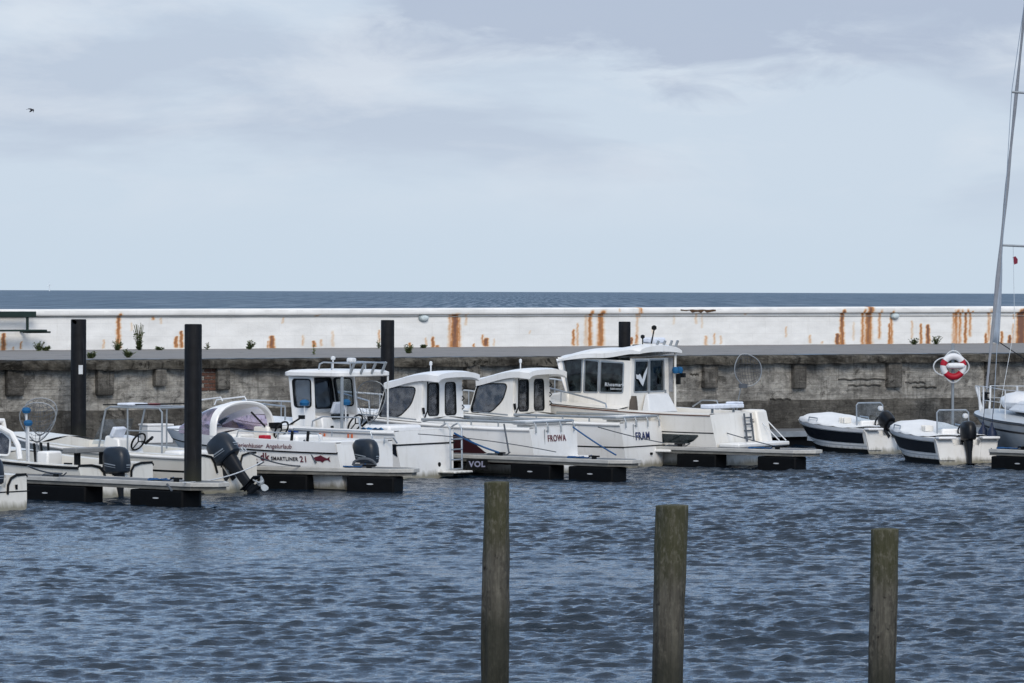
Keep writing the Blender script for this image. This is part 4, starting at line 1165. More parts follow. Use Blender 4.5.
def sailboat():
    phi = 70
    fwd = Vector((-math.cos(R(phi)), math.sin(R(phi)), 0))
    bow = at_depth(983, 405, 100.0)
    L = 8.0
    p = bow - fwd * L
    b = empty('sailing_boat', (p.x, p.y, 0), math.pi - R(phi), 'pale grey sailing boat at the right picture edge with furled jib and bow pulpit', 'sailing boat')
    H = Hull(L, 2.75, .92, 1.14, rake=1.0, q=0.72, full=2.0, chine=.72)
    H.make(b, 'gel_grey'); H.deck(b, 'gel_grey', 0.4, .2, .5, camber=.08)
    H.rub(b, 'navy', 0.98, 0.03)
    H.band(.74, .79, .1, .98, .008).build('hull_line', 'navy', b)
    H.band(-.1, .12, .1, .97, .01).build('antifouling', 'dark_rub', b)
    xm = 5.45
    m = MB(); m.tube([(xm, 0, 1.3), (xm - .05, 0, 12.9)], .075, 12); m.build('mast', 'alu', b)
    for z, w, sg in ((8.78, .56, 1), (5.14, .78, 1)):
        s = MB(); s.tube([(xm, w, z), (xm - .05, 0, z - .03), (xm, -w, z)], .028, 8); s.build('spreader', 'alu', b)
    sh = MB()
    for sd in (1, -1):
        sh.tube([(xm - .3, sd * 1.15, 1.15), (xm, sd * .78, 5.14), (xm, sd * .56, 8.78), (xm - .05, 0, 12.6)], .009, 5)
    sh.tube([(.1, 0, 1.2), (xm - .05, 0, 12.8)], .009, 5)
    sh.build('shroud', 'steel', b)
    f0 = Vector((L - .12, 0, 1.32)); f1 = Vector((xm + .02, 0, 12.75))
    fs = MB(); fs.tube([f0, f1], .012, 6); fs.build('forestay', 'steel', b)
    pts = [f0.lerp(f1, .03 + .94 * i / 24) for i in range(25)]
    rr = [.03 if i < 3 else (.052 + .012 * math.sin(i * 1.3)) * (1 - .45 * i / 24) for i in range(25)]
    jb = MB(); jb.tube(pts, rr, 10); jb.build('furled_jib', 'sailcloth', b)
    # loose clew of the jib
    a0 = f0.lerp(f1, .13); a1 = f0.lerp(f1, .34)
    cl = MB(); rows = []
    for i in range(9):
        u = i / 8; q = a0.lerp(a1, u)
        wv = .18 * (1 - u) ** .7
        rows.append([q + Vector((0, -.02 - wv * k / 3, -.02 * k + .02 * math.sin(i + k))) for k in range(4)])
    cl.grid(rows); c_ = cl.build('jib_clew', 'jib_band', b)
    so = c_.modifiers.new('thickness', 'SOLIDIFY'); so.thickness = .03
    js = MB(); js.tube([a0 + Vector((0, -.22, 0)), a0 + Vector((-.5, -.4, -.25)), a0 + Vector((-1.6, -.6, -.7)), (4.0, -.9, 1.2)], .012, 5); js.build('jib_sheet', 'dark_rub', b)
    dm = MB(); dm.lathe([(.03, -.1), (.1, -.09), (.1, -.05), (.05, -.04), (.05, .06), (.1, .07), (.1, .1), (.02, .12)], 'Z', f0 + Vector((-.02, 0, .16)), 12); dm.build('furler_drum', 'dark_rub', b)
    pu = MB()
    for sd in (1, -1):
        pu.tube([(L - .15, sd * .10, 1.28), (L + .0, sd * .2, 1.85)], .028, 8)
        pu.tube([(L - .85, sd * .5, 1.26), (L - .8, sd * .52, 1.86)], .028, 8)
        pu.tube([(L + .0, sd * .2, 1.85), (L - .8, sd * .52, 1.86), (L - 1.7, sd * .84, 1.88)], .011, 6)
        pu.tube([(L - .08, sd * .15, 1.56), (L - .85, sd * .51, 1.57)], .009, 6)
        pu.tube([(L - 1.7, sd * .84, 1.22), (L - 1.7, sd * .84, 1.88)], .02, 8)
        pu.tube([(L - 1.7, sd * .84, 1.88), (L - 3.6, sd * 1.22, 1.84), (L - 6.5, sd * 1.25, 1.8)], .008, 5)
        pu.tube([(L - 1.7, sd * .84, 1.55), (L - 3.6, sd * 1.22, 1.53), (L - 6.5, sd * 1.25, 1.5)], .008, 5)
        for x, y in ((L - 3.6, 1.22), (L - 5.4, 1.27)): pu.tube([(x, sd * y, 1.15), (x, sd * y, 1.84)], .016, 6)
    pu.build('pulpit', 'white_metal', b, loc=(0, 0, -.11))
    ho = MB(); ho.hexa([(1.6, .85, 1.1), (1.6, -.85, 1.1), (5.6, -.6, 1.2), (5.6, .6, 1.2), (1.7, .7, 1.55), (1.7, -.7, 1.55), (5.2, -.45, 1.45), (5.2, .45, 1.45)]); ho.build('coachroof', 'gel_clean', b, bevel=.06)
    cv = MB(); rings = []
    for i in range(9):
        u = i / 8; x = 5.0 + 1.5 * u; rr_ = .3 * math.sin(math.pi * (.12 + .8 * u)) + .03
        rings.append([Vector((x, .1 + rr_ * 1.5 * math.cos(a) + .03 * math.sin(3 * a + i), 1.40 + rr_ * .75 * math.sin(a) * (1 + .15 * math.sin(4 * a + i * 2)))) for a in [2 * math.pi * k / 14 for k in range(14)]])
    cv.loft(rings); cv.build('bundled_sail', 'gel_clean', b)
    bo = MB(); bo.tube([(xm - .1, 0, 2.3), (1.6, 0, 2.35)], .06, 10); bo.build('boom', 'alu', b)
    fl = MB(); fl.add([(xm + .02, .5, 4.86), (xm + .02, .46, 4.68), (xm + .04, .36, 4.71), (xm + .05, .35, 4.81), (xm + .03, .42, 4.88)], [(0, 1, 2, 3, 4)])
    fl.build('burgee', 'burgee', b, 0)
    fl = MB(); fl.tube([(xm, .5, 5.13), (xm - .1, .5, 3.2), (xm - .3, 1.0, 1.2)], .006, 5); fl.build('flag_halyard', 'steel', b)
    for x in (L - 2.7, L - 3.35):
        y = H.hb(x / L) + .12
        q = MB(); q.lathe([(.02, -.30), (.11, -.24), (.13, -.12), (.11, .08), (.04, .2), (.02, .3)], 'Z', (x, y, .66), 12)
        q.tube([(x, y, .9), (x, y - .05, 1.5)], .008, 5); q.build('fender', 'fender', b)
    return b

boat_corner(); boat_left_open(); boat_console(); boat_canopy(); boat_hardtop()
pilothouse(553.5, 89.9, 32, 5.9, 2.1, 'white pilothouse boat with FROWA in maroon on its stern and maroon side panel', 'FROWA', 'ink_maroon')
pilothouse(641, 93.6, 31, 5.9, 2.05, 'cream tinted pilothouse boat with FRAM in navy letters on its stern', 'FRAM', 'ink_navy', trim='none', warm='gel_warm')
boat_big()
rental(890, 101.9, 58, 'small dinghy under white canvas, nearer the big cabin boat, outboard tilted up', R(52), .78)
rental(966.5, 95.8, 71, 'small dinghy under white canvas, beside the sailing boat, outboard upright in the water', R(4))
sailboat()

# ------------------------------------------------------------------ finger pontoons
def finger(tip, back, length, floats, label, where, shift=.3, wd=0.95, zt=0.45):
    a = at_height(tip[0], tip[1], zt); c = at_height(back[0], back[1], zt)
    d = c - a; d.z = 0; d.normalize(); a = a + d * shift
    ang = math.atan2(d.y, d.x)
    b = empty('finger_pontoon', (a.x, a.y, 0), ang, label, 'pontoon', 'finger pontoons between the boats')
    # local: x towards the quay, -y away from the viewer
    dk = MB(); dk.loft([[(p[0], p[1], z) for p in ((.42, -.025), (length, -.025), (length, -wd + .025), (.42, -wd + .025), (.05, -wd * .62), (.05, -wd * .38))] for z in (zt - .05, zt + .004)])
    dk.build('deck', 'planks', b)
    bm = MB()
    out = [(.4, 0), (length, 0), (length, -wd), (.4, -wd), (0, -wd * .66), (0, -wd * .34)]
    inn = [(.43, -.03), (length - .03, -.03), (length - .03, -wd + .03), (.43, -wd + .03), (.06, -wd * .62), (.06, -wd * .38)]
    for z0, z1, g, mt in ((zt - .07, zt + .012, 0.0, 'beam'), (zt - .135, zt - .07, -.05, 'fascia')):
        bm = MB()
        n = 6
        o2 = [(p[0] - g if p[0] < 1 else p[0], p[1] + (g if p[1] > -wd / 2 else -g) * 0.7) for p in out]
        vs = [(p[0], p[1], z0) for p in o2] + [(p[0], p[1], z0) for p in inn] + [(p[0], p[1], z1) for p in o2] + [(p[0], p[1], z1) for p in inn]
        fs = []
        for i in range(n):
            j = (i + 1) % n
            fs += [(i, j, 2 * n + j, 2 * n + i), (n + i, 3 * n + i, 3 * n + j, n + j), (2 * n + i, 2 * n + j, 3 * n + j, 3 * n + i), (i, n + i, n + j, j)]
        bm.add(vs, fs)
        bm.build('edge_beam' if mt == 'beam' else 'lower_beam', mt, b, 20, bevel=.01)
    for x0, x1 in floats:
        f = MB(); f.box(((x0 + x1) / 2, -.27, .03), (x1 - x0, .5, .54)); q = f.build('float', 'float', b, bevel=.03)
        k = MB(); xm = (x0 + x1) / 2; k.loft([[Vector((xm + .075 * math.cos(t), yy, .15 + .014 * math.sin(t))) for t in [2 * math.pi * i / 12 for i in range(12)]] for yy in (-.022, -.012)])
        k.build('float_badge', 'float_mark', q)
    for x in (.9, length * .5):
        cl = MB(); cl.tube([(x - .14, -.16, zt + .07), (x + .14, -.16, zt + .07)], .02, 6); cl.box((x, -.16, zt + .035), (.1, .05, .06)); cl.build('cleat', 'dark_rub', b)
    for k, x in enumerate((1.6, length * .5 + .35)):
        cb = MB(); pts = []
        for i in range(46):
            t_ = i * .42; r_ = .05 + .0032 * i
            pts.append((x + r_ * math.cos(t_), -.42 - r_ * math.sin(t_), zt + .022 + .012 * math.sin(i * 1.3)))
        pts.append((x - .5, -.2, zt + .03)); pts.append((x - .62, -.17, zt + .09))
        cb.tube(pts, .014, 5); o_ = cb.build('rope_coil', 'rope' if k else 'rope_blue')
        o_.location = (a.x, a.y, 0); o_.rotation_euler = (0, 0, ang)
        tag(o_, ('grey' if k else 'blue') + ' rope coiled on the deck of the ' + where, 'rope', 'rope coils on the pontoons')
    return b, a, d

F1 = finger((226, 484.9), (60, 477.8), 8.0, [(.62, 1.95), (3.1, 5.2)], 'nearest finger pontoon, at the left with the tall black pile at its tip', 'nearest finger pontoon', .48)
F2 = finger((421, 470.2), (262, 466.8), 7.0, [(.3, 1.33), (2.2, 3.25), (5.0, 6.3)], 'finger pontoon in front of the canopy boat with maroon lettering', 'pontoon before the canopy boat')
F3 = finger((634, 461.4), (457, 454.8), 7.0, [(.3, 1.5), (2.0, 3.1), (5.0, 6.3)], 'finger pontoon in front of the FROWA boat', 'pontoon before the FROWA boat')
F4 = finger((820, 451.4), (702, 448.0), 7.0, [(.35, 1.35), (2.45, 3.5), (5.0, 6.3)], 'finger pontoon in front of the largest cabin boat', 'pontoon before the largest cabin boat')
F5 = finger((1062, 452.0), (996, 449.6), 1.75, [(.2, 1.7)], 'short finger pontoon cut by the right picture edge, below the sailing boat', 'pontoon at the right picture edge')
# a hoop of coiled rope standing near a finger tip
m = MB(); m.tube([F2[1] + F2[2] * (1.0 + .25 * math.cos(a)) + Vector((.05, .35, .06 + .13 * max(0, math.sin(a)))) for a in [2 * math.pi * k / 16 for k in range(16)]], .03, 6, True)
tag(m.build('rope_hoop', 'rope'), 'grey rope coil standing on the tip of the pontoon below the stern ladder', 'rope coil')

# lettered board under the third finger
pb = at_depth(477, 463, 88.4)
bd = MB(); bd.box((pb.x, pb.y, pb.z - .03), (.46, .03, .22)); bo = bd.build('name_board', 'float')
tag(bo, 'small board with white letters hanging beside the ladder under the pontoon', 'board')
text('VOL', .17, 'board_lettering', 'ink_pale', bo, lambda u, v, w: Vector((pb.x + u, pb.y - .022 + w, pb.z - .08 + v)), align='CENTER', bold=.006)

# ------------------------------------------------------------------ walkway pontoon under the quay
ZW = .40
wa = at_height(85, 446.2, ZW); wb = at_height(795, 431.6, ZW)
d = wb - wa; d.z = 0; wl = d.length; d.normalize(); wang = math.atan2(d.y, d.x)
wk = empty('walkway_pontoon', (wa.x, wa.y, 0), wang, 'long grey walkway pontoon along the foot of the quay', 'pontoon')
m = MB(); m.box((wl / 2 + 1, 1.05, ZW - .05), (wl + 26, 2.1, .1)); m.build('deck', 'planks', wk, bevel=.015)
m = MB(); m.box((wl / 2 + 1, -.03, ZW - .06), (wl + 26, .06, .14)); m.box((wl / 2 + 1, 2.13, ZW - .06), (wl + 26, .06, .14)); m.build('edge_beam', 'alu', wk)
for i in range(10):
    m = MB(); m.box((-9 + i * 4.4, 1.05, .0), (2.6, 1.9, .58)); m.build('float', 'float', wk, bevel=.03)

# ------------------------------------------------------------------ quay
ZQ = 2.34
q0 = at_height(50, 360.3, ZQ); q1 = at_height(994, 353.6, ZQ)
qd = q1 - q0; qd.z = 0; qlen = qd.length; qd.normalize(); qang = math.atan2(qd.y, qd.x)
w0 = at_height(50, 350.4, ZQ); w1 = at_height(994, 343.5, ZQ)
wdv = w1 - w0; wdv.z = 0; wlen = wdv.length; wdv.normalize(); sang = math.atan2(wdv.y, wdv.x)
QX0, QX1 = -14.0, qlen + 22.0
qw = empty('quay_wall', (q0.x, q0.y, 0), qang, 'long weathered grey concrete quay wall behind all the boats', 'quay wall')

def rough_block(x0, x1, y0, y1, z0, z1, step, amp, freq=1.3, seed=0.0):
    """block with uneven front and top: front face (at y0) and top face as one displaced sheet"""
    nx = int((x1 - x0) / step) + 1
    prof = []
    nz = max(2, int((z1 - z0) / step)); 
    for k in range(nz + 1): prof.append((y0, z0 + (z1 - z0) * k / nz))
    ny = max(2, int((y1 - y0) / (step * 2)))
    prof = [(y1, z0)] + prof
    for k in range(1, ny + 1): prof.append((y0 + (y1 - y0) * k / ny, z1))
    rows = []
    for i in range(nx + 1):
        x = x0 + (x1 - x0) * i / nx; row = []
        for (y, z) in prof:
            front = 1.0 if y < y0 + .12 else 0.25
            n = mnoise.fractal(Vector((x * freq + seed, y * freq, z * freq * 1.6)), 0.9, 2.1, 4) * amp * front
            edge = 0.0
            if abs(y - y0) < 1e-6 and abs(z - z1) < 1e-6: edge = .03 + .03 * mnoise.noise(Vector((x * 3 + seed, 0, 0)))
            row.append(Vector((x, y + n + edge, z - edge + n * .4)))
        rows.append(row)
    m = MB(); m.grid(rows)
    return m
rough_block(QX0, QX1, -.24, .6, 2.12, ZQ, .06, .085, 1.8, 3).build('coping', 'quay_cope', qw, 50)
rough_block(QX0, QX1, 0.0, .6, 1.12, 2.24, .10, .03, 1.1, 11).build('face', 'quay', qw, 50)
rough_block(QX0, QX1, -.14, .4, -1.5, 1.16, .14, .05, 1.0, 23).build('footing', 'quay_dark', qw, 50)
# concrete stubs hanging below the coping
def q_x(px):
    """position along the quay front for a picture column"""
    r = ray(px, 370); # intersect r.x*k = q0.x + qd.x*s ; r.y*k = q0.y + qd.y*s
    det = r.x * -qd.y + qd.x * r.y
    s = (q0.x * r.y - q0.y * r.x) / (-det)
    return s
for i, (px, w_, zb) in enumerate(((13, .42, 1.52), (103, .42, 1.5), (158, .3, 1.7), (221, .34, 1.6), (310, .4, 1.6), (470, .4, 1.55), (548, .4, 1.55), (708, .44, 1.5), (797, .40, 1.45), (892, .46, 1.45), (990, .42, 1.45))):
    x = q_x(px)
    m = MB(); rings = []
    for z, g in ((2.22, 0), (2.0, 0), (zb + .04, .0), (zb, .02)):
        rings.append([Vector((x + a * (w_ / 2 - g * .4) + .012 * mnoise.noise(Vector((x + a, z * 3, b_))), y, z)) for a, b_, y in ((-1, 0, .05), (1, 1, .05), (1, 2, -.165 + g), (-1, 3, -.165 + g))])
    m.loft(rings); m.build('buttress', 'quay_stub', qw, 20, bevel=.012)
# open cracks with rusty iron
for px0, px1, z in ((838, 884, 1.68), (848, 880, 1.52), (905, 925, 1.58), (912, 936, 1.45), (690, 698, 1.85), (770, 790, 1.18)):
    xa_, xb_ = q_x(px0), q_x(px1)
    m = MB(); m.tube([(xa_ + (xb_ - xa_) * k / 8, -.02, z + .02 * math.sin(k * 2.2)) for k in range(9)], .022, 6); m.build('crack', 'quay_dark', qw)
# brick patch
m = MB()
for r_ in range(6):
    for c in range(2): m.box((q_x(204) + c * .22 + (.1 if r_ % 2 else 0), -.005, 1.62 + r_ * .09), (.2, .05, .07))
m.build('brick_patch', simple('old_brick', '#5d4238', 0.9, var=.3, scale=12), qw, 0)

# quay top surface, with a solid body
m = MB()
ext = lambda p, dv, s: p + dv * s
A = ext(q0, qd, QX0) + Vector((-.2, .3, 0)); Bq = ext(q0, qd, QX1); Cq = ext(w0, wdv, wlen + 26) ; Dq = ext(w0, wdv, -16)
nin = Vector((-qd.y, qd.x, 0))
A = q0 + qd * QX0 + nin * .3; Bq = q0 + qd * QX1 + nin * .3
back = Vector((-wdv.y, wdv.x, 0)) * .5
rows = []
for i in range(120):
    u = i / 119; a = A.lerp(Bq, u); c = (Dq + back).lerp(Cq + back, u)
    rows.append([a.lerp(c, k / 20) + Vector((0, 0, .012 + .012 * mnoise.noise(a.lerp(c, k / 20) * .8))) for k in range(21)])
m.grid(rows); qt = m.build('quay_pavement', 'asphalt'); tag(qt, kind='structure')

# ------------------------------------------------------------------ white sea wall with rust runs
sw = empty('sea_wall', (w0.x, w0.y, ZQ), sang, 'long low white painted sea wall with rust runs along the quay', 'wall')
def s_x(px):
    r = ray(px, 330); det = r.x * -wdv.y + wdv.x * r.y
    return (w0.x * r.y - w0.y * r.x) / (-det)
def s_z(px, py):
    x = s_x(px); p = w0 + wdv * x
    q = at_depth(px, py, p.y); return q.z - ZQ
RUST = [(3.5, 333, 350, 4, .9), (21, 341, 349, 2, .6), (13, 346, 350, 2, .5), (118.5, 313.5, 348, 4, .8), (103.5, 339, 348, 2, .5), (131.5, 322, 330, 2, .35), (153, 316, 319, 3, .6), (161, 317, 323, 2, .4), (176, 336, 347, 3.2, 1), (181.3, 331, 347, 3.2, 1),
        (272, 336, 348, 5, 1.1), (268, 341, 348, 2, .6), (283, 317, 323, 2, .4), (303, 335, 345, 2.4, .4), (314, 341, 347, 3.4, .9), (321, 339, 346, 2.6, .45), (332.5, 331, 346, 3, .35), (317, 314, 317, 4, .4), (379, 330, 342, 2.4, .5), (410, 343, 348, 2.5, .9), (426, 338, 346, 2, .5), (433, 337, 348, 3, .9), (437.5, 345, 348, 4, .8),
        (450, 315, 347, 4, .5), (455, 315, 347, 8, 1.0), (459.5, 318, 346, 3, .5), (466, 314, 325, 2.5, .4), (474, 344, 347, 2, .8), (482.5, 335, 344, 2.4, .6), (486, 338, 346, 4.4, 1.2), (494, 339, 346, 2, .4),
        (530, 330, 334, 2, .3), (573.5, 330, 345, 3, .75), (577.5, 324, 345, 2.2, .55), (586, 316, 345, 4, .35), (590, 312, 345, 4.4, .7), (600.5, 312, 345, 6.5, .8), (617, 309, 313, 2, .4), (631.5, 338, 344, 2.6, 1.2), (637, 308, 344, 3, .4), (636.5, 335, 344, 2.6, .7), (639, 308, 318, 3, .5), (653, 327, 334, 3, .3), (674, 316, 325, 2.4, .25), (696, 314, 324, 2.4, .45), (702, 315, 328, 2.2, .3), (706, 336, 345, 3.6, .5), (714.5, 334, 344, 2.4, .45), (721, 336, 344, 2.4, .4), (745, 314, 316, 3, .3),
        (786, 327, 337, 2, .45), (810, 335, 343, 3, .45), (822, 341, 344, 3, .4), (837.5, 334, 344, 4, 1.2), (842, 312, 344, 4.4, .95), (853.5, 323, 340, 2.5, .3), (862.5, 311, 344, 3.4, .65), (868.5, 307, 344, 7, .9), (867, 335, 344, 6, .6), (879.5, 312, 338, 3.2, .6), (891.5, 313, 344, 3.4, .6), (889.5, 325, 344, 3, .8), (912, 322, 338, 2.4, .45), (921, 325, 344, 3, .75), (928, 326, 344, 4, 1.1),
        (953.5, 312, 344, 3.4, .5), (956, 312, 344, 5, .6), (960, 312, 343, 3.4, .6), (965.5, 312, 342, 3, .85), (970, 313, 336, 3, .6), (986, 334, 344, 3, .9), (989, 312, 340, 4, .5), (1002, 332, 344, 3, .8), (1009.5, 336, 343, 3.4, 1.2), (1013.5, 316, 320, 2, .5), (1021, 312, 345, 9, 1.3), (1013, 325, 345, 3, .4)]
SX0, SX1 = -14.0, wlen + 24.0
SH = 1.15
def rust_grid(x0, x1, prof, step):
    """sheet swept along the wall; prof = list of (y, z); rust mask from the list above"""
    nx = int((x1 - x0) / step)
    xs = np.linspace(x0, x1, nx + 1)
    P = np.array(prof)
    X = np.repeat(xs, len(P)); Y = np.tile(P[:, 0], nx + 1); Z = np.tile(P[:, 1], nx + 1)
    return X, Y, Z, nx, len(P)
def rust_mask(X, Z):
    a = np.zeros_like(X)
    for (px, yt, yb, w, s) in RUST:
        x = s_x(px); p = w0 + wdv * x; sc = F / p.y * 0.80
        zt_, zb_ = s_z(px, yt), s_z(px, yb)
        ww = max(w / sc * .62, .028)
        v = np.clip((Z - zb_) / max(zt_ - zb_, .02), -0.3, 1.4)
        wob = .012 * np.sin(Z * 23 + px) + .01 * np.sin(Z * 57 + px * 3)
        prof = np.exp(-np.abs((X - x - wob) / (ww * (.72 + .34 * (1 - v)))) ** 2.2)
        vert = np.clip((1.06 - v) / .07, 0, 1) * np.clip((v + .12) / .12, 0, 1)
        a = np.maximum(a, s * prof * vert * (.8 + .2 * v))
    return a
def rust_obj(name, prof, step, parent):
    X, Y, Z, nx, n = rust_grid(SX0, SX1, prof, step)
    wob = np.array([.014 * mnoise.fractal(Vector((x * .7, y, z * 2)), .8, 2.2, 3) for x, y, z in zip(X, Y, Z)]) if len(X) < 70000 else 0
    me = bpy.data.meshes.new(name)
    hs = np.interp(X, [0, wlen], [1.118 / SH, 1.215 / SH])   # the wall grows a little taller along its run
    vs = np.stack([X, Y + wob, Z * hs], 1)
    idx = np.arange(nx)[:, None] * n + np.arange(n - 1)[None, :]
    fs = np.stack([idx, idx + n, idx + n + 1, idx + 1], -1).reshape(-1, 4)
    me.from_pydata(vs.tolist(), [], fs.tolist()); me.update()
    at = me.attributes.new('rust', 'FLOAT', 'POINT'); at.data.foreach_set('value', rust_mask(X, Z).astype(np.float32))
    me.materials.append(M['seawall'])
    for p in me.polygons: p.use_smooth = True
    me.set_sharp_from_angle(angle=R(35))
    o = bpy.data.objects.new(name, me); COL.objects.link(o); o.parent = parent
    return o
rust_obj('wall_face', [(0.0, -.02 + .99 * k / 26) for k in range(27)], .045, sw)
rust_obj('cap', [(.02, SH - .17), (-.10, SH - .17), (-.115, SH - .15), (-.12, SH - .10), (-.115, SH - .03), (-.09, SH), (.1, SH + .015), (.45, SH + .01), (.5, SH - .04), (.5, 0.0)], .045, sw)
# ledge line under the cap
m = MB(); m.box(((SX0 + SX1) / 2, -.015, SH - .235), (SX1 - SX0, .02, .018)); m.build('ledge_line', simple('grey_ledge', '#8a8a87', .8, var=.3), sw)
# broken out piece of the cap
m = MB(); xs_, xe_ = s_x(678), s_x(713)
pts = []
for k in range(13):
    u = k / 12; x = xs_ + (xe_ - xs_) * u
    pts.append((x, SH - .02 - .02 * abs(math.sin(k * 2.3))))
for k in range(12, -1, -1):
    u = k / 12; x = xs_ + (xe_ - xs_) * u
    pts.append((x, SH - .05 - .085 * abs(math.sin(k * 1.9 + .6)) * (1 if 2 < k < 12 else .3)))
m.loft([[Vector((p[0], y, p[1])) for p in pts] for y in (-.10, -.131)]); m.build('spalled_patch', simple('bare_rusty_concrete', '#54402f', .9, var=.5, scale=14, bump=.5), sw, 0)
# wall lamps
for px, py in ((423, 318), (894, 316)):
    x = s_x(px); z = s_z(px, py); p = w0 + wdv * x
    L_ = empty('wall_lamp', (p.x, p.y, ZQ + z), sang, 'grey oval bulkhead lamp on the white wall ' + ('left, above the FROWA boat roofs' if px < 600 else 'right, above the covered dinghies'), 'lamp', 'bulkhead lamps on the white wall')
    m = MB(); m.lathe([(.17, 0.0), (.19, -.03), (.17, -.06)], 'Y', (0, 0, 0), 16)
    o = m.build('housing', 'lamp_grey', L_); o.scale = (1, 1, .62)
    m = MB(); m.lathe([(.15, -.055), (.13, -.11), (.06, -.14)], 'Y', (0, 0, 0), 16)
    o = m.build('lens', 'lamp_glass', L_); o.scale = (1, 1, .6)
# wall bench
bx = s_x(0); p = w0 + wdv * bx
bn = empty('bench', (p.x, p.y, ZQ), sang, 'dark green bench with plank back fixed to the white wall', 'bench')
x1_ = s_x(38) - bx - .31; x2_ = s_x(47) - bx - .45; xp = s_x(29.5) - bx - .28
m = MB(); m.box(((x1_ - 3) / 2, -.38, s_z(20, 314.2)), (x1_ + 3, .06, .155)); m.build('backrest', 'bench', bn, bevel=.01)
m = MB(); m.box(((x2_ - 3) / 2, -.55, s_z(20, 330.3)), (x2_ + 3, .36, .05)); m.build('seat', 'bench', bn, bevel=.01)
m = MB(); m.box((xp, -.34, (s_z(20, 314) + s_z(20, 330)) / 2), (.06, .05, .46)); m.box((xp + .2, -.5, s_z(20, 332)), (.7, .3, .05)); m.box((xp, -.17, s_z(20, 331.5)), (.06, .36, .05)); m.build('bracket', 'bench', bn)
# ------------------------------------------------------------------ weeds
def weed(px, py, h, w, label, name='weed', tall=False, on_edge=False):
    if py < 352: py = 350.95 - 6.9 * (px - 50) / 944
    p = at_height(px, py, ZQ + .01)
    b = empty(name, (p.x, p.y, ZQ), 0, label, 'weed', 'weeds growing on the quay')
    st = MB(); lv = MB()
    for k in range((20 if w > .2 else 5) if tall else (16 if w > .15 else 4)):
        a = random.uniform(0, 2 * math.pi); r = random.uniform(.1, 1) * w / 2; hh = h * random.uniform(.45, 1.0)
        tip = Vector((r * math.cos(a), r * math.sin(a) * .4, hh))
        st.tube([(tip.x * .2, tip.y * .2, 0), (tip.x * .6, tip.y * .6, hh * .6), tip], .006, 4)
        for j in range((10 if not tall else 14) if w > .15 else 6):
            u = random.uniform(.12, 1.0) if not tall else random.uniform(.05, .8) ; q = Vector((tip.x * u, tip.y * u, hh * u))
            sz = random.uniform(.05, .11) * (1.2 - .5 * u)
            da = random.uniform(0, 6.28); dv = Vector((math.cos(da), math.sin(da), random.uniform(-.2, .7))) * sz
            sv = Vector((-math.sin(da), math.cos(da), random.uniform(-.5, .5))) * sz * .35
            lv.add([q, q + dv * .5 + sv, q + dv, q + dv * .5 - sv], [(0, 1, 2, 3)])
    lv.build('leaves', 'leaf', b, 0); st.build('stem', simple('weed_stem', '#5a5a38', .8), b)
for px, py, h, w, lab, tall in ((39, 350, .30, .34, 'low green weed on the wall foot, below the dark bench end', False), (47, 350.3, .14, .3, 'flat little weed at the wall foot, just right of the bench weed', False),
                           (118, 349.5, .34, .36, 'leafy weed at the foot of the long thin rust run, left of the tallest weed', False), (139.5, 349.3, .78, .36, 'tallest weed, upright against the white wall between the two left piles', True),
                           (207, 349.2, .36, .12, 'thin single weed at the wall foot just right of the black pile', True), (249, 348.4, .28, .4, 'spreading weed beside the dark rust stain left of centre', False),
                           (159, 349.2, .1, .4, 'very low weed tuft at the wall foot left of the rust pair', False), (423, 347.6, .12, .3, 'low weed tuft at the wall foot below the left wall lamp', False), (379, 347.9, .3, .12, 'wispy weed by the pile behind the hardtop boat', True),
                           (914, 344.4, .24, .34, 'bushy weed at the wall foot left of the lifebuoy', False), (936, 344.2, .32, .55, 'wide weed at the wall foot above the lifebuoy', False)):
    weed(px, py, h, w, lab, tall=tall)
for px, py, h, w, lab in ((128, 357.5, .22, .5, 'green weed growing on the quay edge right of the first pile'), (91, 358.5, .18, .3, 'small weed on the quay edge touching the first pile'), (409, 353.4, .26, .32, 'green weed on the quay edge right of the third pile'), (314, 355, .3, .1, 'thin weed on the quay edge behind the hardtop roof')):
    weed(px, py, h, w, lab)

# ------------------------------------------------------------------ black steel piles
def pile(px, depth, top_py, dia, label, sign=False, bird=False):
    p = at_depth(px, top_py, depth)
    o = empty('mooring_pile', (p.x, p.y, 0), 0, label, 'pile', 'black steel mooring piles')
    m = MB(); m.lathe([(dia / 2, -2.5), (dia / 2, p.z - .02), (dia / 2 - .012, p.z)], 'Z', (0, 0, 0), 28); m.build('shaft', 'pile', o)
    if sign:
        a = R(-68); c = Vector((math.cos(a), math.sin(a), 0)) * (dia / 2 + .004)
        m = MB(); m.box((c.x, c.y, at_depth(px, 369.5, depth).z), (.10, .012, .21), Matrix.Rotation(a + R(90), 3, 'Z')); m.build('sign_plate', 'white_metal', o)
    if bird:
        m = MB()
        for k, (dx, zz, l) in enumerate(((-.1, p.z - .02, .12), (-.06, p.z - .05, .07))):
            m.loft([[Vector((dx + r_ * math.cos(t), -dia / 2 * .93 - .012, zz + r_ * 1.2 * math.sin(t) - 0.02)) for t in [6.283 * i / 8 for i in range(8)]] for r_ in (.035, .03)])
        m.build_each('bird_dropping', 'white_metal', o)
    return o
pile(78.6, 95.6, 319.2, .36, 'black steel pile with small white plate, behind the landing nets at the far left', True, True)
pile(193.2, 76.15, 324.0, .325, 'tallest nearest black steel pile standing at the tip of the nearest finger pontoon')
pile(387.6, 100.5, 320.0, .33, 'black steel pile rising behind the hardtop boat roof')
pile(624.6, 105.5, 321.6, .31, 'black steel pile, only its top showing above the largest cabin boat')

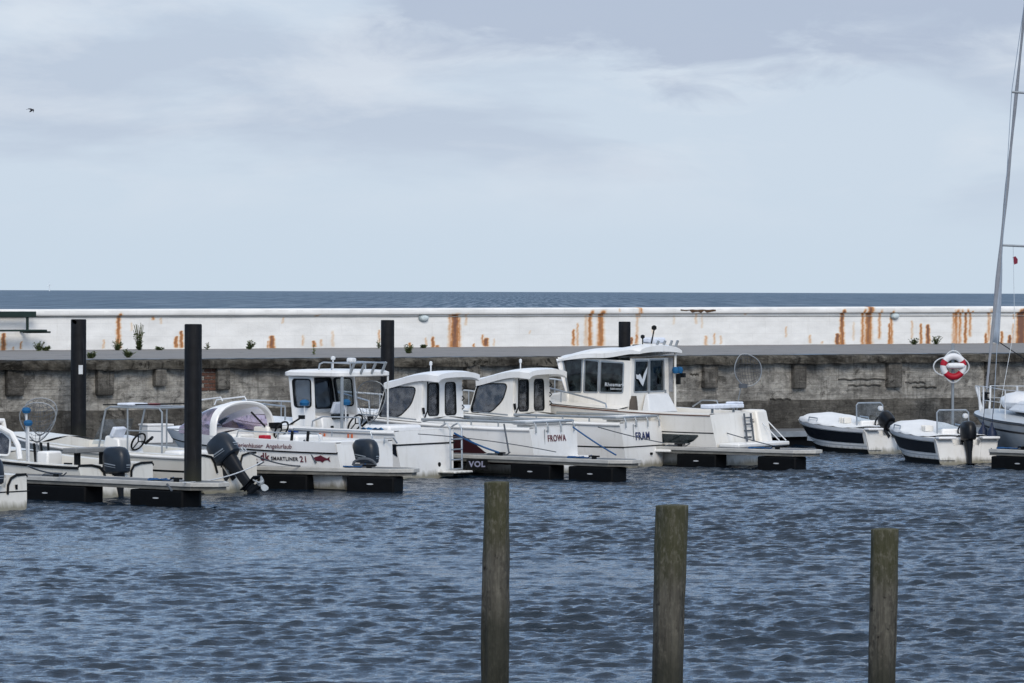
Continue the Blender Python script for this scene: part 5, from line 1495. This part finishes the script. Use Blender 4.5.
# ------------------------------------------------------------------ wooden posts
def post(px, depth, top_py, d_top, d_bot, bend, label, slant=0.0):
    top = at_depth(px, top_py, depth)
    o = empty('mooring_post', (top.x, top.y, 0), random.uniform(0, 6), label, 'post', 'weathered wooden mooring posts')
    o.rotation_euler = (0, 0, 0)
    m = MB(); rings = []; zt = top.z; sd = px
    zs = [-2.0, -1.0] + [zt * k / 60 for k in range(61)]
    for z in zs:
        u = max(0, z) / zt; r = (d_bot + (d_top - d_bot) * smooth01((u - .25) / .75)) / 2
        ring = []
        for k in range(40):
            a = 2 * math.pi * k / 40
            n = mnoise.fractal(Vector((math.cos(a) * 1.5 + sd, math.sin(a) * 1.5, z * .8)), .9, 2, 4) * .018
            n += -.008 * max(0, math.sin(a * 7 + sd + .3 * math.sin(z * 2)) - .8) * 5 
            rr = r + n
            zz = z + (slant * math.cos(a) * r if z == zs[-1] else 0)
            ring.append(Vector((bend * (u - 1) + rr * math.cos(a), rr * math.sin(a), zz)))
        rings.append(ring)
    cx = 0
    for q, dz in ((.97, .006), (.6, .012), (.2, .006)):
        rings.append([Vector((p.x * q, p.y * q, p.z + dz * 0 + .004)) if False else Vector((p.x * q, p.y * q, zt + dz + slant * (p.x * q))) for p in rings[62]])
    m.loft(rings); m.build('shaft', 'post', o, 60)
    return o
post(496.6, 41.2, 482.6, .255, .275, .01, 'left wooden mooring post, the tallest, green tinged at its top', .03)
post(672.2, 36.6, 506.0, .295, .265, .05, 'middle wooden mooring post, thickest and widening to the top right', .02)
post(884.2, 36.0, 529.6, .25, .235, .02, 'right wooden mooring post, the shortest, with darker upper third', .02)

# ------------------------------------------------------------------ lifebuoy on its pole
lp = at_depth(952.8, 366.5, 109.3)
lb = empty('lifebuoy_stand', (lp.x, lp.y, ZW), R(8), 'grey pole on the walkway carrying the lifebuoy', 'pole')
m = MB(); m.tube([(0, 0, -.1), (0, 0, lp.z - ZW + .62)], .038, 10); m.build('pole', 'alu', lb)
m = MB(); m.box((0, -.05, lp.z - ZW), (.5, .03, .12)); m.box((0, -.05, lp.z - ZW + .3), (.12, .03, .1)); m.build('holder', 'alu', lb)
rg = empty('lifebuoy', (lp.x, lp.y - .12, lp.z), R(8), 'white lifebuoy with red bands and a looped grab line', 'lifebuoy')
def ring_part(a0, a1, name, mat, r=.088, Rm=.272):
    m = MB(); n = max(4, int(abs(a1 - a0) / 7))
    m.tube([(Rm * math.cos(R(a0 + (a1 - a0) * k / n)), 0, Rm * math.sin(R(a0 + (a1 - a0) * k / n))) for k in range(n + 1)], r, 12); m.build(name, mat, rg)
ring_part(-142, -38, 'red_band', 'red', .091)
ring_part(6, 34, 'red_band', 'red', .091); ring_part(146, 174, 'red_band', 'red', .091)
ring_part(34, 146, 'white_ring', 'ringwhite'); ring_part(174, 218, 'white_ring', 'ringwhite'); ring_part(-38, 6, 'white_ring', 'ringwhite')
m = MB(); pts = []
for k in range(48):
    a = 2 * math.pi * k / 48; rr = .385 + .04 * math.cos(4 * a)
    if abs(k - 24) < 6: rr += .12 * math.cos((k - 24) / 6 * math.pi / 2)
    pts.append((rr * math.cos(a), -.02, rr * math.sin(a)))
m.tube(pts, .018, 6, True); m.build('grab_line', 'rope_white', rg)
m = MB(); m.lathe([(.02, -.26), (.075, -.2), (.085, 0), (.075, .2), (.02, .26)], 'X', (.05, -.06, .02), 12); m.build('line_bag', 'ringwhite', rg)

# ------------------------------------------------------------------ big hoop net by the quay
hp = at_depth(748, 370, 98.0)
m = MB(); pts = []
for k in range(30):
    a = 2 * math.pi * k / 30
    pts.append((.33 * math.cos(a) * (1 + .06 * math.sin(2 * a)) + .05 * math.sin(a) * -1, 0, .385 * math.sin(a) * (1 + .05 * math.cos(3 * a))))
m.tube(pts, .013, 8, True)
m.tube([(-.16, 0, -.36), (-.22, .05, -.7), (-.3, .1, -1.35)], .014, 6)
hn = m.build('hoop_net', 'net_frame', loc=hp); hn.rotation_euler = (0, 0, R(10))
tag(hn, 'large round metal net hoop standing up against the quay wall', 'landing net')
m = MB()
sag = lambda p, dep: p + Vector((0, .16, -.08)) * dep
for k in range(1, 15):
    a, c = Vector(pts[k]), Vector(pts[-k])
    m.tube([a] + [sag(a.lerp(c, u), math.sin(math.pi * u) * math.sin(math.pi * k / 15)) for u in (.2, .4, .6, .8)] + [c], .004, 4)
for u in (.1, .22, .34, .46, .58, .7, .82, .92):
    m.tube([sag(Vector(pts[k]).lerp(Vector(pts[-k]), u), math.sin(math.pi * u) * math.sin(math.pi * k / 15)) for k in range(1, 15)], .004, 4)
m.box((-.12, 0, -.38), (.2, .06, .1))
m.build('netting', 'rope', hn)

# ------------------------------------------------------------------ box and odds on the walkway
bp = at_height(156, 443.0, ZW)
bxo = empty('storage_box', (bp.x, bp.y, ZW + .004), R(30), 'white foam box standing on the walkway behind the boats at left', 'box')
m = MB(); m.box((0, 0, .2), (.66, .5, .4)); m.build('body', 'box', bxo, bevel=.02)
m = MB(); m.box((0, 0, .425), (.69, .53, .05)); m.build('lid', 'box', bxo, bevel=.015)
for k, px in enumerate((80, 87)):
    q = at_height(px, 445.3, ZW)
    m = MB(); m.lathe([(.07, 0), (.08, .02), (.08, .1), (.05, .13)], 'Z', (q.x, q.y, ZW + .002), 12)
    tag(m.build('canister', 'white_metal'), 'small white canister on the walkway, ' + ('left one' if k == 0 else 'right one') + ' of the pair by the first pile', 'canister', 'white canisters on the walkway')

# ------------------------------------------------------------------ mooring lines
def line(pts, label, mat='rope', r=.012, sag=0.12):
    a, c = Vector(pts[0]), Vector(pts[-1])
    P = [a.lerp(c, k / 14) - Vector((0, 0, sag * 4 * (k / 14) * (1 - k / 14))) for k in range(15)]
    m = MB(); m.tube(P, r, 6); tag(m.build('mooring_line', mat), label, 'rope', 'mooring lines')
line([at_depth(418, 434, 86.5), at_depth(556, 452, 87.6)], 'long grey mooring line from the stern ladder past the FROWA boat', r=.011, sag=-.05)
line([at_depth(454, 433, 87.8), at_depth(499, 452.5, 88.0)], 'blue mooring line crossing the maroon side panel to the pontoon', 'rope_blue', .022, .03)
line([at_depth(573, 427, 90.1), at_depth(616, 455, 88.4)], 'blue line running down from the FROWA stern to the pontoon tip', 'rope_blue', .017, .02)
line([at_depth(504, 424, 89.2), at_depth(509, 453, 88.9)], 'short dark line hanging from the FROWA side rail to the pontoon', 'rope', .02, 0)
line([at_depth(598, 427, 92.6), at_depth(664, 443, 91.6)], 'grey line drawn across the FRAM stern', 'rope', .012, .02)
line([at_depth(688, 420, 95.5), at_depth(774, 446, 92.6)], 'grey line slanting across the side of the largest cabin boat', 'rope', .012, .03)
line([at_depth(304, 440, 82.6), at_depth(316, 463, 82.4)], 'dark line from the lettered boat side down to the pontoon', 'rope', .02, 0)
line([at_depth(250, 453, 80.8), at_depth(300, 466, 82.3)], 'dark line from the tilted outboard stern to the second pontoon', 'rope', .016, .06)
line([at_depth(28, 466, 74.2), at_depth(62, 473.5, 77.6)], 'dark line from the corner boat stern to the nearest pontoon', 'rope', .016, .04)
line([at_depth(183, 482.5, 75.3), at_depth(262, 462, 80.0)], 'thin pale line from the tallest pile to the second pontoon', 'rope_white', .012, .1)
line([at_depth(167, 484, 75.2), at_depth(172, 491, 75.1)], 'short rope tied round the edge of the nearest pontoon', 'rope', .022, 0)

# ------------------------------------------------------------------ bird and far sail
bp = at_depth(31.5, 110.5, 120)
m = MB()
m.loft([[Vector((x, r_ * math.cos(t), r_ * math.sin(t))) for t in [6.283 * k / 8 for k in range(8)]] for x, r_ in ((-.09, .004), (-.05, .02), (0, .03), (.05, .024), (.08, .006))])
bd = m.build('bird', 'bird', loc=bp); bd.rotation_euler = (R(20), R(-34), R(35))
tag(bd, 'small dark bird flying in the upper left sky', 'bird')
for sd in (1, -1):
    m = MB()
    m.loft([[Vector((x0 + dx, sd * y, z + dz)) for dx, dz in ((0, .004), (w_, 0), (0, -.004))] for y, x0, z, w_ in ((.01, -.01, 0, .06), (.07, .0, .02, .055), (.13, -.03, .03, .035), (.17, -.07, .02, .008))])
    m.build('wing', 'bird', bd)

# pale wind turbine far out at sea
tp_ = at_depth(49.5, 289, 16000)
wt = empty('wind_turbine', (tp_.x, tp_.y, 0), 0, 'faint pale wind turbine far out on the horizon at left', 'wind turbine')
M['pale_far'] = simple('pale_turbine_paint', '#d5dbe0', .6, var=.04, scale=.1)
m = MB(); m.lathe([(2.4, -1), (1.5, 24)], 'Z', (0, 0, 0), 12); m.build('tower', 'pale_far', wt)
m = MB(); m.box((0, 1, 25), (3, 7, 3)); m.build('nacelle', 'pale_far', wt, bevel=.5)
for k in range(3):
    a = R(100 + 120 * k); u_ = Vector((math.cos(a), 0, math.sin(a))); v_ = Vector((-math.sin(a), 0, math.cos(a)))
    m = MB(); m.loft([[Vector((0, -3, 25)) + u_ * r_ + v_ * w_ + Vector((0, .2, 0)), Vector((0, -3, 25)) + u_ * r_ - v_ * w_ + Vector((0, .2, 0)), Vector((0, -3, 25)) + u_ * r_ - v_ * w_ - Vector((0, .2, 0)), Vector((0, -3, 25)) + u_ * r_ + v_ * w_ - Vector((0, .2, 0))] for r_, w_ in ((.5, .9), (5, 1.2), (14, .4))])
    m.build('blade', 'pale_far', wt)

# ------------------------------------------------------------------ water
def make_water():
    rng = np.random.default_rng(5)
    ny = 1750; nxn = 680
    yy = np.linspace(27.0, 110.0, ny)
    uu = np.linspace(-1, 1, nxn)
    Yg = np.repeat(yy[:, None], nxn, 1); Xg = uu[None, :] * (yy[:, None] * .125 * 1.55 + 3.0)
    X0, Y0 = Xg.ravel(), Yg.ravel()
    dx = np.zeros_like(X0); dy = np.zeros_like(X0); dz = np.zeros_like(X0)
    main = R(-97)
    patch = .8 + .35 * np.sin(X0 * .21 + Y0 * .13 + 1) * np.sin(Y0 * .17 - X0 * .09) + .2 * np.sin(X0 * .5 + .9) * np.sin(Y0 * .41)
    for i in range(120):
        lam = (.12 * (.62 / .12) ** rng.random()) if i > 12 else .7 + .8 * rng.random()
        k = 2 * math.pi / lam
        th = main + rng.normal() * .46
        slope = .038 * (1.0 if lam < .55 else .62)
        A = slope / k
        ph = rng.random() * 6.283
        arg = k * (X0 * math.cos(th) + Y0 * math.sin(th)) + ph
        s, c = np.sin(arg), np.cos(arg)
        A2 = A * patch
        dz += A2 * s; dx += 1.0 * A2 * c * math.cos(th); dy += 1.0 * A2 * c * math.sin(th)
    X, Y, Z = X0 + dx, Y0 + dy, dz
    me = bpy.data.meshes.new('harbor_water')
    V = np.stack([X, Y, Z], 1).astype(np.float32)
    nf = (ny - 1) * (nxn - 1)
    idx = (np.arange(ny - 1)[:, None] * nxn + np.arange(nxn - 1)[None, :])
    Q = np.stack([idx, idx + 1, idx + nxn + 1, idx + nxn], -1).reshape(-1).astype(np.int32)
    me.vertices.add(len(V)); me.vertices.foreach_set('co', V.ravel())
    me.loops.add(len(Q)); me.loops.foreach_set('vertex_index', Q)
    me.polygons.add(nf)
    me.polygons.foreach_set('loop_start', np.arange(0, nf * 4, 4, dtype=np.int32))
    me.polygons.foreach_set('loop_total', np.full(nf, 4, dtype=np.int32))
    me.update(calc_edges=True); me.validate()
    me.polygons.foreach_set('use_smooth', np.ones(nf, dtype=bool))
    me.materials.append(M['harbor'])
    o = bpy.data.objects.new('harbor_water', me); COL.objects.link(o); tag(o, kind='structure')
make_water()

def sea_mat():
    t = NT('open_sea')
    b = t.bsdf((0.028, 0.058, 0.105, 1), 0.6, spec=0.08)
    n1 = t.noise(t.mapping((.03, .0014, .02)), 1.0, 6, 0.7)
    n2 = t.noise(t.mapping((.45, .0050, .1)), 1.0, 3, 0.6)
    c = t.mix(t.bw(n1, .35, .7), (0.048, 0.088, 0.135, 1), (0.10, 0.155, 0.21, 1))
    c = t.mix(t.math('MULTIPLY', t.bw(n2, .46, .60), .9), c, (0.20, 0.255, 0.32, 1))
    t.link(c, b.inputs['Base Color'])
    n = t.noise(t.mapping((.25, .12, .25)), 1.0, 5, 0.65)
    t.bump(n, 1.0, 3.0)
    return t.m
M['sea'] = sea_mat()
m = MB(); S_ = 45000.0
m.add([(-S_, -2000, -.45), (S_, -2000, -.45), (S_, S_, -.45), (-S_, S_, -.45)], [(0, 1, 2, 3)])
tag(m.build('sea_water', 'sea', smooth=0), kind='structure')

# ------------------------------------------------------------------ sky and light
SUN_EL, SUN_AZ = R(34), R(169)     # azimuth clockwise from +Y
world = bpy.data.worlds.new('World'); SC.world = world; world.use_nodes = True
nt = world.node_tree; N = nt.nodes; Lk = nt.links; N.clear()
out = N.new('ShaderNodeOutputWorld')
sky = N.new('ShaderNodeTexSky'); sky.sky_type = 'NISHITA'; sky.sun_disc = False
sky.sun_elevation = SUN_EL; sky.sun_rotation = SUN_AZ; sky.air_density = 1.2; sky.dust_density = 2.0
bg1 = N.new('ShaderNodeBackground'); bg1.inputs[1].default_value = 0.075
Lk.new(sky.outputs[0], bg1.inputs[0])
tc = N.new('ShaderNodeTexCoord')
sx = N.new('ShaderNodeSeparateXYZ'); Lk.new(tc.outputs['Generated'], sx.inputs[0])
def wmath(op, a, b=0.0):
    m_ = N.new('ShaderNodeMath'); m_.operation = op
    for i, v in enumerate((a, b)):
        if isinstance(v, bpy.types.NodeSocket): Lk.new(v, m_.inputs[i])
        else: m_.inputs[i].default_value = v
    return m_.outputs[0]
def wnoise(scale, sc3, detail=6, rough=.6, loc=(0, 0, 0), dist=0.3):
    mp = N.new('ShaderNodeMapping'); mp.inputs['Scale'].default_value = sc3; mp.inputs['Location'].default_value = loc
    Lk.new(tc.outputs['Generated'], mp.inputs[0])
    n_ = N.new('ShaderNodeTexNoise'); n_.inputs['Scale'].default_value = scale; n_.inputs['Detail'].default_value = detail
    n_.inputs['Roughness'].default_value = rough; n_.inputs['Distortion'].default_value = dist
    Lk.new(mp.outputs[0], n_.inputs['Vector']); return n_.outputs['Fac']
def wramp(f, stops):
    r = N.new('ShaderNodeValToRGB'); e = r.color_ramp.elements
    while len(e) < len(stops): e.new(.5)
    for q, (p, c) in zip(e, stops): q.position = p; q.color = (c[0], c[1], c[2], 1)
    Lk.new(f, r.inputs[0]); return r.outputs[0]
def wmix(f, a, b):
    m_ = N.new('ShaderNodeMix'); m_.data_type = 'RGBA'
    for i, v in ((0, f), (6, a), (7, b)):
        if isinstance(v, bpy.types.NodeSocket): Lk.new(v, m_.inputs[i])
        else: m_.inputs[i].default_value = v
    return m_.outputs[2]
el = sx.outputs[2]
# base overcast veil: pale blue low down, bluer grey above the frame
base = wramp(wmath('MULTIPLY', el, 1.0), [(0.0, (.48, .57, .665)), (.035, (.475, .555, .655)), (.075, (.445, .52, .63)), (.105, (.54, .78, 1.10)), (.27, (.38, .63, 1.06)), (.47, (.10, .21, .40)), (.76, (.55, .62, .74)), (1.0, (1.3, 1.28, 1.25))])
na = wnoise(1.0, (6, 6, 24), 7, .55, (1.3, 0, .2))
nb = wnoise(1.0, (14, 14, 46), 7, .6, (4.1, 2, 1.7))
gate = wramp(el, [(.012, (0, 0, 0)), (.04, (1, 1, 1))])
dk_f = wmath('MULTIPLY', wramp(na, [(.47, (0, 0, 0)), (.56, (1, 1, 1))]), wmath('MULTIPLY', gate, .75))
lt_f = wmath('MULTIPLY', wramp(nb, [(.48, (0, 0, 0)), (.66, (1, 1, 1))]), wmath('MULTIPLY', gate, .55))
c1 = wmix(dk_f, base, (.375, .44, .555, 1))
c2a = wmix(lt_f, c1, (.585, .63, .70, 1))
# one long grey cloud bank high up, a little right of the middle
ax = sx.outputs[0]
nc = wnoise(1.0, (30, 30, 95), 6, .6, (2.2, 5, 3.1), .5)
bank_e = wmath('SUBTRACT', wmath('ADD', el, wmath('MULTIPLY', wmath('SUBTRACT', nc, .5), .035)), wmath('ADD', wmath('MULTIPLY', wmath('ABSOLUTE', wmath('SUBTRACT', ax, .045)), .11), .049))
bank = wramp(wmath('MULTIPLY', bank_e, 10.0), [(.0, (0, 0, 0)), (.09, (1, 1, 1))])
lft = wramp(wmath('ADD', wmath('ADD', ax, wmath('MULTIPLY', wmath('SUBTRACT', nc, .5), .03)), .5), [(.458, (0, 0, 0)), (.472, (1, 1, 1))])
top = wramp(el, [(.10, (1, 1, 1)), (.16, (0, 0, 0))])
c2 = wmix(wmath('MULTIPLY', wmath('MULTIPLY', bank, lft), wmath('MULTIPLY', top, .92)), c2a, (.34, .40, .52, 1))
bg2 = N.new('ShaderNodeBackground'); Lk.new(c2, bg2.inputs[0]); bg2.inputs[1].default_value = 1.0
mx = N.new('ShaderNodeMixShader'); mx.inputs[0].default_value = .9
Lk.new(bg1.outputs[0], mx.inputs[1]); Lk.new(bg2.outputs[0], mx.inputs[2]); Lk.new(mx.outputs[0], out.inputs[0])

sd_ = bpy.data.lights.new('sun', 'SUN'); sd_.energy = 1.5; sd_.angle = R(25); sd_.color = (1.0, .93, .83)
so_ = bpy.data.objects.new('sun', sd_); COL.objects.link(so_)
dirv = Vector((math.sin(SUN_AZ) * math.cos(SUN_EL), math.cos(SUN_AZ) * math.cos(SUN_EL), math.sin(SUN_EL)))
so_.rotation_euler = dirv.to_track_quat('Z', 'Y').to_euler()
so_.location = (0, -20, 40)

SC.view_settings.view_transform = 'Standard'; SC.view_settings.look = 'None'
SC.view_settings.exposure = 0.40; SC.view_settings.gamma = 1.0
SC.view_settings.use_curve_mapping = False
SC.cycles.max_bounces = 8; SC.cycles.transparent_max_bounces = 16
